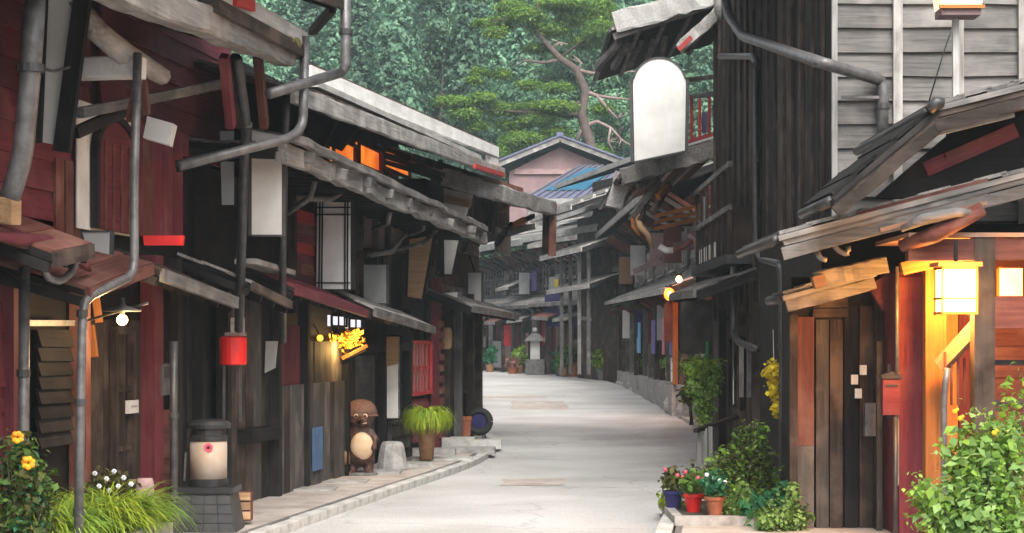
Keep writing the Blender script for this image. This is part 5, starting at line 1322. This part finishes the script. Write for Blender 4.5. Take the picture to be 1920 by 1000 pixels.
m = n.m(); m.ball((.055 * S, -.2 * S, .745 * S), (.06 * S, .05 * S, .03 * S), 10, 6); n.add('muzzle', m, 'belly', smooth=True)
m = n.m(); m.lathe([(.235 * S, .84 * S), (.23 * S, .9 * S), (.205 * S, .97 * S), (.15 * S, 1.03 * S), (.08 * S, 1.06 * S), (.01 * S, 1.07 * S)], (0, .09 * S, 0), 22); h_ = n.add('straw_hat', m, 'straw', smooth=True)
m = n.m(); m.lathe([(.235 * S, .82 * S), (.255 * S, .835 * S), (.235 * S, .855 * S)], (0, .09 * S, 0), 22); n.add('brim', m, 'straw', h_)
m = n.m(); m.tube([(-.2 * S, -.16 * S, .44 * S), (-.2 * S, -.19 * S, .32 * S), (-.2 * S, -.17 * S, .16 * S)], [.02 * S, .06 * S, .075 * S], 10); n.add('flask', m, 'claypot', smooth=True)
m = n.m(); m.lathe([(.24 * S, -.02), (.25 * S, .0), (.24 * S, .03)], (0, -.02 * S, 0), 16); n.add('base', m, 'stone_dark')
# stone slabs and steps by the door
k = 0
slabs = Node('stone_paving', (GR(800, 880).x, GR(800, 880).y, 0), kind='structure')
for (px, py, wx, dy, h) in ((690, 898, 1.0, .55, .03), (760, 885, .9, .6, .05), (830, 872, 1.0, .6, .03), (800, 862, 1.0, .6, .10), (880, 858, .9, .6, .09), (905, 846, .7, .7, .13), (850, 846, .8, .7, .17), (560, 930, 1.0, .7, .02), (630, 915, .9, .6, .015)):
    g = slabs.loc(GR(px, py)); m = slabs.m(); a = rf.uniform(-.03, .03); m.hexa([(g[0] - wx / 2, g[1] - dy / 2 + a, .07), (g[0] + wx / 2, g[1] - dy / 2 - a, .07), (g[0] + wx / 2 + a, g[1] + dy / 2, .07), (g[0] - wx / 2, g[1] + dy / 2, .07),
        (g[0] - wx / 2 + .01, g[1] - dy / 2 + a + .01, .092 + h), (g[0] + wx / 2 - .01, g[1] - dy / 2 - a + .01, .092 + h), (g[0] + wx / 2 + a - .01, g[1] + dy / 2, .092 + h), (g[0] - wx / 2 + .01, g[1] + dy / 2, .092 + h)])
    slabs.add('stone_slab', m, rnd.choice(['stone', 'kerbstone', 'stone']))
P = GR(735, 892)
n = Node('stone_block', (P.x, P.y, .1), label='squat tapered grey stone block between the statue and the grass pot', cat='stone')
m = n.m(); m.lathe([(.24, 0), (.22, .15), (.18, .36), (.15, .41), (.1, .42)], n=9); n.add('stone', m, 'stone')
P = GR(800, 876); n = Node('potted_grass', (P.x, P.y, .12), label='bright green arching grass plant in a tall brown clay pot', cat='potted plant')
m = n.m(); ph = 78 / FPX * P.y; m.lathe([(.11, 0), (.15, ph * .7), (.16, ph), (.135, ph), (.12, ph - .05)], n=18); n.add('pot', m, 'claypot', smooth=True)
blades('foliage', 'leaf_lime', 900, .12, .62, .026, n.e, ph - .04, 1.35, 1.5, 77, 5)
blades('foliage', 'leaf_bright', 300, .10, .5, .026, n.e, ph - .04, 1.1, 1.3, 78, 5)
P = GR(872, 835); n = Node('terracotta_pot', (P.x, P.y, .2), label='plain round terracotta pot beside the black tyre', cat='pot')
m = n.m(); m.lathe([(.105, 0), (.12, .3), (.135, .31), (.135, .38), (.115, .38), (.1, .3)], n=18); n.add('pot', m, 'terracotta', smooth=False)
P = GR(898, 832); n = Node('tyre', (P.x, P.y, .19), label='round black rubber tyre leaning against the corner of the bend', cat='tyre')
m = n.m(); pts = [(.21 * math.cos(a), .06 * math.sin(a) * .3, .27 + .21 * math.sin(a)) for a in [2 * math.pi * k / 24 for k in range(25)]]; m.tube(pts, .075, 10, False); n.add('tread', m, 'rubber', smooth=True)
m = n.m(); m.tube([(0, -.03, .27), (0, .04, .27)], .15, 18); n.add('rim', m, 'cloth_navy')
bush('climbing_plant', 892, 38.4, 0, [(890, 660, 9, 22), (893, 700, 10, 25), (892, 740, 10, 28), (896, 760, 9, 22), (888, 790, 10, 30)], 'leaf_bright', 700, .07, 'pale green climbing plant up the corner post of the bend', 'plant', 5, (), 9, extra=(('leaf_lime', 250, .06),))
# right side verge
PY = 20.4
n = Node('planter_edge', (PT(1262, 0, 19.6).x, 19.6, .09), label='low concrete planter edge under the flower pots by the road', cat='planter')
m = n.m(); m.box(-.0, 1.6, -.2, -.08, 0, .10); n.add('edge', m, 'stone'); m = n.m(); m.box(-.0, .1, -.075, 2.0, 0, .09); n.add('edge', m, 'stone'); m = n.m(); m.box(.105, 1.6, -.075, 2.0, 0, .075); n.add('soil', m, 'soil')
for k, (px, py, Y, mt, lab) in enumerate(((1300, 985, 20.2, 'redpaint', 'red pot with a leafy plant at the road edge'), (1262, 980, 20.6, 'cloth_navy', 'dark blue pot with red flowers at the road edge'), (1340, 985, 19.8, 'terracotta', 'terracotta pot nearest the dark door at the road edge'))):
    z = .165; b = PT(px, 0, Y); n = Node('flower_pot', (b.x, Y, z), label=lab, cat='potted plant', group='small flower pots by the road')
    m = n.m(); m.lathe([(.07, 0), (.10, .16), (.115, .165), (.115, .2), (.09, .2), (.08, .15)], n=16); n.add('pot', m, mt)
    leafset('foliage', ('leaf_mid', 'leaf_olive', 'leaf_teal')[k], [((0, 0, .33), (.15, .15, .14))], 220, .08, n.e, .55, .5, .2, 60 + k)
    for j in range(4):
        a = j * 1.7; m = n.m(); m.ball((.1 * math.cos(a), -.1 + .05 * math.sin(a), .36 + .04 * j % .1), (.025, .02, .025), 6, 4); n.add('flower', m, ('petal_pink', 'petal_pink', 'petal_white')[k], smooth=True)
for (cx, Yb, lab, m1, m2, sd_, bl) in ((1395, 20.0, 'loose light green plant between the flower pots and the big leaved plant', 'leaf_bright', 'leaf_fresh', 71, [(1380, 930, 40, 34), (1410, 950, 40, 34), (1360, 965, 40, 26), (1400, 980, 50, 30)]),
                                 (1480, 19.0, 'bright green plant climbing at the foot of the dark door', 'leaf_mid', 'leaf_fresh', 75, [(1470, 950, 36, 40), (1500, 970, 30, 36), (1440, 975, 46, 34), (1490, 920, 18, 24), (1460, 1000, 60, 40)]),
                                 (1350, 23.6, 'olive and green shrub under the low dark rail', 'leaf_bright', 'leaf_olive', 79, [(1350, 870, 26, 30), (1372, 850, 22, 34), (1335, 895, 30, 24), (1365, 900, 34, 26)])):
    nd = Node('leafy_plant', (PT(cx, 0, Yb).x, Yb, .1), label=lab, cat='plant')
    sprigs(nd, m1, bl, Yb, 60, .075, sd_, 20, .6); sprigs(nd, m2, bl, Yb - .1, 44, .07, sd_ + 1, 18, .6)
bush('lime_plant', 1256, 20.9, .1, [(1252, 935, 20, 24), (1262, 950, 22, 20)], 'leaf_lime', 260, .08, 'lime leaved plant leaning over the road edge', 'plant', 4, (), 12)
blobs = [(1400, 830, 36, 36), (1430, 850, 26, 36), (1380, 860, 32, 34), (1390, 890, 46, 34), (1340, 890, 30, 20), (1420, 800, 20, 20), (1450, 880, 20, 40)]
nd = Node('leafy_shrub', (PT(1400, 0, 22.2).x, 22.2, .1), label='tall leafy shrub in front of the grey downpipe', cat='bush')
sprigs(nd, 'leaf_mid', blobs, 22.2, 60, .085, 13, 22); sprigs(nd, 'leaf_bright', blobs, 22.1, 60, .08, 14, 20); sprigs(nd, 'leaf_olive', blobs, 22.0, 36, .075, 15, 18)
bush('wispy_plant', 1300, 21.4, .1, [(1300, 900, 24, 30), (1320, 920, 26, 24), (1290, 925, 16, 20)], 'leaf_olive', 420, .07, 'wispy olive plant behind the small flower pots', 'plant', 5, [('petal_white', [(1290, 890), (1282, 905)], .02)], 14)
bush('white_flowered_plant', 1360, 20.6, .1, [(1350, 945, 30, 22), (1380, 950, 26, 22), (1350, 970, 36, 22)], 'leaf_dark', 520, .07, 'low plant dotted with small white flowers by the road edge', 'plant', 4, [('petal_white', [(1335, 935), (1352, 928), (1372, 938), (1392, 930), (1345, 950), (1378, 955)], .02)], 15, extra=(('leaf_olive', 250, .06),))
bush('broad_leaved_plant', 1450, 19.4, .1, [(1420, 960, 36, 26), (1470, 940, 40, 26), (1440, 985, 50, 30), (1490, 915, 22, 14), (1510, 980, 30, 30)], 'leaf_teal', 620, .13, 'plant with big blue green leaves before the dark door', 'plant', 6, (), 16, extra=(('leaf_mid', 320, .12),))
blobs = [(1850, 880, 80, 80), (1800, 930, 80, 70), (1890, 810, 50, 70), (1812, 790, 30, 50), (1745, 915, 50, 30), (1760, 960, 60, 50), (1880, 940, 80, 80), (1806, 745, 16, 30), (1912, 730, 20, 45), (1850, 1060, 130, 90), (1800, 850, 46, 50), (1725, 925, 30, 14)]
nd = Node('large_bush', (PT(1850, 0, 14.2).x, 14.2, 0), label='large loose bright green bush filling the corner below the lit porch', cat='bush')
sprigs(nd, 'leaf_bright', blobs, 14.2, 190, .085, 17, 26, .6)
sprigs(nd, 'leaf_mid', blobs, 14.3, 110, .08, 18, 22, .55)
sprigs(nd, 'leaf_fresh', blobs, 14.1, 110, .09, 19, 20, .6)
for a, b in ((1800, 785), (1864, 812), (1790, 772)):
    c = Vector(nd.p(a, b, 13.9)); m = nd.m(); m.ball(c, (.022, .018, .02), 7, 5); m.ball(c + Vector((.02, 0, .015)), (.015, .012, .015), 6, 4); nd.add('flower', m, 'petal_orange', smooth=True)
# slender tree in a white tub holder on a rail
P = GR(1322, 885)
n = Node('small_tree', (P.x, P.y + .1, .1), label='slim leafy young tree tied to a green stake beside the road', cat='tree')
Yt = P.y + .1
cs = [(n.p(a, b, Yt), (r / FPX * Yt, r / FPX * Yt, r2 / FPX * Yt)) for a, b, r, r2 in ((1316, 692, 28, 28), (1330, 720, 24, 36), (1306, 722, 22, 32), (1320, 755, 24, 30), (1322, 782, 17, 24), (1296, 690, 16, 16), (1342, 695, 14, 28))]
leafset('crown', 'leaf_bright', cs, 1700, .085, n.e, .45, .4, .5, 21, shell=.3)
leafset('crown', 'leaf_lime', cs[5:] + cs[:1], 260, .075, n.e, .5, .4, .3, 22)
leafset('crown', 'leaf_mid', cs[:4], 500, .09, n.e, .45, .4, .5, 23, shell=.2)
leafset('crown', 'leaf_fresh', cs, 600, .075, n.e, .45, .4, .5, 24, shell=.5)
m = n.m(); m.tube([(0, 0, 0), n.p(1321, 820, Yt), n.p(1318, 740, Yt)], [.03, .025, .012], 8); n.add('trunk', m, 'bark', smooth=True)
m = n.m(); m.tube([(.03, .05, 0), n.p(1327, 640, Yt + .05)], .035, 8); n.add('stake', m, 'leaf_teal')
n = Node('rail_fence', (P.x + .1, P.y - .4, .1), label='low dark rail on pale posts around the young tree', cat='fence')
Yr = P.y - .4
n.stick('rail', 'charcoal', n.p(1304, 808, Yr - 1.), n.p(1400, 776, Yr + .3), .07, .06)
for a, b in ((1310, 806), (1322, 803), (1332, 800)):
    t_ = Vector(n.p(a, b, Yr - .8)); n.stick('post', 'palegrey', (t_.x, t_.y, 0), t_, .05, .06, up=(1, 0, 0))
t_ = Vector(n.p(1390, 780, Yr + .2)); n.stick('post', 'charcoal', (t_.x, t_.y, 0), t_, .06, .06, up=(1, 0, 0))
# yellow flower bunch and pink trim on the house
P = PT(1452, 730, 23.2)
n = Node('yellow_decoration', P, label='hanging bunch of bright yellow paper flowers on the red and white boards', cat='decoration')
leafset('blossoms', 'petal_yellow', [((0, 0, .22), (.11, .08, .17)), ((-.02, 0, 0), (.07, .06, .14)), ((.03, 0, -.22), (.055, .05, .16)), ((-.09, 0, .2), (.06, .05, .06))], 420, .06, n.e, .8, .2, .3, 91, shell=.5)
n.stick('cord', 'grey', (0, .05, .3), (.0, .12, .75), .01, .01)
P = PT(1500, 660, 22.6); 
# far end: lantern, banner, pots
Yf = 82.
gz = zg(Yf)
n = Node('standing_lantern', (PT(1003, 0, Yf).x, Yf, gz), label='standing wooden lantern with a white panel in the middle of the far bend', cat='lantern')
m = n.m(); m.box(-.42, .42, -.35, .35, 0, .7); n.add('base', m, 'stone_dark'); m = n.m(); m.box(-.22, .22, -.2, .2, .7, 1.5); n.add('panel', m, 'sign_white')
for s_ in (-1, 1): n.stick('post', 'blackwood', (s_ * .26, -.2, .6), (s_ * .26, -.2, 1.6), .1, .1)
m = n.m(); m.hexa([(-.5, -.45, 1.5), (.5, -.45, 1.5), (.5, .45, 1.5), (-.5, .45, 1.5), (-.16, -.14, 1.85), (.16, -.14, 1.85), (.16, .14, 1.85), (-.16, .14, 1.85)]); n.add('roof', m, 'stone_dark')
m = n.m(); m.ball((0, 0, 1.98), .13, 8, 6); n.add('finial', m, 'stone')
n = Node('banner', (PT(1024, 0, 83).x, 83, zg(83)), label='upright red banner beside the standing lantern', cat='banner')
n.stick('pole', 'metal_dark', (.22, 0, 0), (.22, 0, 2.4), .05, .05); m = n.m(); m.box(-.18, .19, -.02, .02, 1.3, 2.35); n.add('cloth', m, 'cloth_red'); m = n.m(); m.box(-.1, .15, -.035, -.022, 1.4, 1.7); n.add('patch', m, 'petal_orange')
def farpot(px, py, Y, r, h, mt, lm, fr, lab, pot=True):
    n = Node('potted_plant', (PT(px, 0, Y).x, Y, zg(Y)), label=lab, cat='potted plant')
    if pot: m = n.m(); m.lathe([(r * .75, 0), (r, h), (r * .8, h)], n=12); n.add('pot', m, mt)
    leafset('foliage', lm, [((0, 0, h + fr * .6), (fr, fr, fr)), ((fr * .6, 0, h + fr), (fr * .6, fr * .6, fr * .5))], 260, .2, n.e, .6, .5, .2, int(px))
farpot(1077, 688, 79, .3, .62, 'terracotta', 'leaf_mid', .5, 'terracotta pot of green leaves before the blue curtain')
farpot(1053, 690, 80, .3, .3, 'stone_dark', 'leaf_teal', .55, 'blue green plant in a dark pot beside the standing lantern')
farpot(960, 688, 84, .2, .3, 'terracotta', 'petal_soft', .26, 'small pot of pink blossoms at the far left corner')
farpot(1130, 690, 74, .25, .5, 'stone_dark', 'leaf_bright', .5, 'tall leafy pot plant below the green poster')
P = PT(1063, 597, 83.4)
n = Node('paper_lantern', P, label='little white lantern hung over the blue shop curtain', cat='lantern')
m = n.m(); m.lathe([(.12, -.25), (.2, -.1), (.2, .15), (.12, .28)], n=12); n.add('paper', m, 'sign_white', smooth=True); n.stick('hanger', 'blackwood', (0, 0, .28), (0, 0, .6), .03, .03)
P = PT(1001, 592, 87)
n = Node('sign_disc', P, label='round pale sign hung in the far doorway', cat='sign'); m = n.m(); m.tube([(0, 0, 0), (0, .08, 0)], .2, 16); n.add('disc', m, 'sign_grey'); n.stick('hanger', 'blackwood', (0, .04, .2), (0, .04, .5), .03, .03)
# stones along the far verge
for k, (px, py, s_) in enumerate(((1150, 700, .3), (1175, 712, .35), (1205, 716, .3), (1222, 742, .3), (1240, 770, .32), (1262, 780, .28))):
    P = GR(px, py + 6); n = Node('stone', (P.x + .35, P.y, zg(P.y) + .09), label=('rough pale boundary stone at the foot of the far lean-to', 'second boundary stone from the far lean-to along the verge', 'third boundary stone from the far lean-to along the verge', 'boundary stone midway along the far stone plinth', 'larger boundary stone second from the yellow green shrub', 'boundary stone nearest the yellow green shrub')[k], cat='stone', group='boundary stones along the verge')
    m = n.m(); m.lathe([(s_, 0), (s_ * 1.05, s_ * .6), (s_ * .7, s_ * 1.1), (s_ * .3, s_ * 1.2)], n=7); n.add('stone', m, 'stone')
bush('yellow_green_shrub', 1296, 41.5, .2, [(1290, 690, 16, 18), (1300, 715, 18, 26), (1290, 740, 18, 22)], 'leaf_olive', 700, .11, 'yellow green shrub behind the young tree at the verge', 'bush', 4, (), 31, extra=(('leaf_lime', 200, .1),))

# clutter along the far row's plinth
for k, (u, lab, kind) in enumerate(((3.6, 'stack of pale boxes on the stone plinth by the orange lamp', 'box'), (7.2, 'wooden bench on the stone plinth', 'bench'), (11.5, 'pale storage box further along the stone plinth', 'box'), (16.5, 'low shelf with goods at the far end of the plinth', 'bench'))):
    P = H.W(u, .45, .97); n = Node(kind, P, (-.005, 1), 1, lab, kind)
    if kind == 'box':
        for j in range(2 if k == 0 else 1): m = n.m(); m.box(-.3, .3, -.2, .2, j * .32, j * .32 + .3); n.add('carton', m, 'plaster' if k == 0 else 'grey')
        n.stick('lid', 'palegrey', (-.32, 0, (2 if k == 0 else 1) * .32), (.32, 0, (2 if k == 0 else 1) * .32), .44, .03)
    else:
        n.stick('seat', 'redbrown', (-.7, 0, .42), (.7, 0, .42), .35, .05)
        for a in (-.6, .6):
            for b in (-.12, .12): n.stick('leg', 'charcoal', (a, b, 0), (a, b, .4), .06, .06)
for k, (u, lm, lab) in enumerate(((1.6, 'leaf_mid', 'green pot plant at the near end of the stone plinth'), (5.6, 'leaf_bright', 'bright green pot plant between the boxes and the bench'), (9.6, 'leaf_olive', 'olive pot plant beyond the plinth bench'), (13.8, 'leaf_mid', 'green pot plant near the cyan curtain'))):
    P = H.W(u, .5, .96); n = Node('potted_plant', P, label=lab, cat='potted plant')
    m = n.m(); m.lathe([(.12, 0), (.16, .26), (.13, .26)], n=12); n.add('pot', m, 'terracotta')
    leafset('foliage', lm, [((0, 0, .5), (.26, .26, .28)), ((.1, .1, .75), (.16, .16, .16))], 260, .12, n.e, .55, .5, .2, 300 + k)
# braces, brackets and hanging boards on the far fronts
for i, n in enumerate(K):
    for k in range(int(LK[i] / .9)):
        u = .3 + k * .9
        n.stick('bracket', rnd.choice(['charcoal', 'redbrown', 'grey']), (u, .05, 3.0 + rnd.uniform(0, .2)), (u, 1.1, 3.62), .07, .09)
        n.stick('bracket', rnd.choice(['charcoal', 'redbrown']), (u, .05, 5.6), (u, 1.3, 6.25), .08, .1)
    for k in range(int(LK[i] / 1.3)):
        u = .4 + k * 1.3 + rnd.uniform(0, .4); m = n.m(); z = rnd.uniform(1.3, 1.9); m.box(u, u + rnd.uniform(.3, .8), .12, .16, z, z + rnd.uniform(.5, 1.1)); n.add('hanging_board', m, rnd.choice(['redbrown', 'maroon', 'slatewood', 'sign_grey', 'mauve', 'blackwood']))
for k in range(20):
    u = .6 + k * 1.4; H.stick('bracket', rnd.choice(['charcoal', 'redbrown', 'maroon']), (u, .05, 2.7), (u, 1.0, 3.3), .07, .09); H.stick('bracket', rnd.choice(['charcoal', 'redbrown', 'grey']), (u, .05, 5.2), (u, 1.25, 5.95), .08, .1)
    m = H.m(); z = rnd.uniform(1.4, 2.0); m.box(u, u + rnd.uniform(.3, .7), .08, .12, z, z + rnd.uniform(.5, 1.0)); H.add('hanging_board', m, rnd.choice(['redbrown', 'maroon', 'mauve', 'sign_grey', 'blackwood', 'cloth_pink']))
# repair patches in the road
rd = bpy.data.objects['road']
for (px, py, wx, dy, c) in ((945, 745, 2.2, 1.6, 'paving'), (1010, 760, 1.6, 5.0, 'paving'), (1000, 905, .9, 1.3, 'paving')):
    g = GR(px, py); m = M(); rows = []
    for j in range(5):
        Y = g.y - dy / 2 + dy * j / 4; x0 = max(g.x - wx / 2, EL(Y) + .05); rows.append((m.pt((x0 + rf.uniform(-.04, .04), Y, zg(Y) + .009)), m.pt((x0 + wx + rf.uniform(-.04, .04), Y, zg(Y) + .009))))
    for a, b in zip(rows, rows[1:]): m.f.append((a[0], a[1], b[1], b[0]))
    link('road_patch', m.mesh('road_patch', c), rd)

# packed shopfronts round the bend: small stepped roofs, hanging boards and pot plants
for i, n in enumerate(K):
    for k in range(3):
        u = .3 + k * LK[i] / 3.2; L = rnd.uniform(1.4, 2.2); z = rnd.choice([2.95, 3.05, 4.55])
        n.roof((u, 1.45, z), (u + L, 1.45, z + rnd.uniform(-.1, .1)), 1.4, .5, .08, rnd.choice(['darkgrey', 'redbrown', 'grey']), .5, rnd.choice(['grey', 'redbrown']), .14)
for k, (nd_, u, v, z, mt) in enumerate(((H, 3.0, .2, 2.0, 'maroon'), (H, 6.5, .3, 2.1, 'sign_grey'), (H, 10.5, .25, 2.0, 'redbrown'), (H, 15, .3, 2.2, 'cloth_navy'), (H, 20, .4, 2.2, 'sign_white'), (H, 4.4, .3, 4.2, 'redbrown'), (H, 9, .3, 4.3, 'mauve'), (H, 16, .4, 4.3, 'sign_grey'), (H, 22, .4, 4.2, 'oak'),
                                    (K[0], 2.5, .4, 4.3, 'maroon'), (K[0], 6, .5, 1.9, 'oak'), (K[1], 2, .5, 4.3, 'sign_grey'), (K[1], 4.5, .4, 1.9, 'cloth_red'), (K[2], 2.6, .5, 1.8, 'oak'))):
    m = nd_.m(); m.box(u, u + .05, v, v + .5, z, z + 1.0); o = nd_.add('projecting_board', m, mt); nd_.stick('board_arm', 'blackwood', (u + .025, .0, z + 1.03), (u + .025, v + .55, z + 1.03), .05, .05, o)
for k, (nd_, u, v, z, lm, lab) in enumerate(((K[0], 4.2, 1.4, .65, 'leaf_mid', 'dark green pot plant at the grey boarded house'), (K[1], 1.2, 1.3, .65, 'leaf_bright', 'bright pot plant by the blue shop curtain'), (K[1], 5.2, 1.4, .65, 'leaf_teal', 'low blue green plant right of the standing lantern'), (K[2], 3.6, 1.3, .65, 'leaf_olive', 'olive pot plant at the farthest house'))):
    n = Node('potted_plant', nd_.W(u, v, z), label=lab, cat='potted plant')
    m = n.m(); m.lathe([(.16, 0), (.22, .35), (.18, .35)], n=12); n.add('pot', m, 'claypot')
    leafset('foliage', lm, [((0, 0, .75), (.4, .4, .45)), ((.15, .1, 1.1), (.22, .22, .22))], 280, .17, n.e, .55, .5, .2, 400 + k)
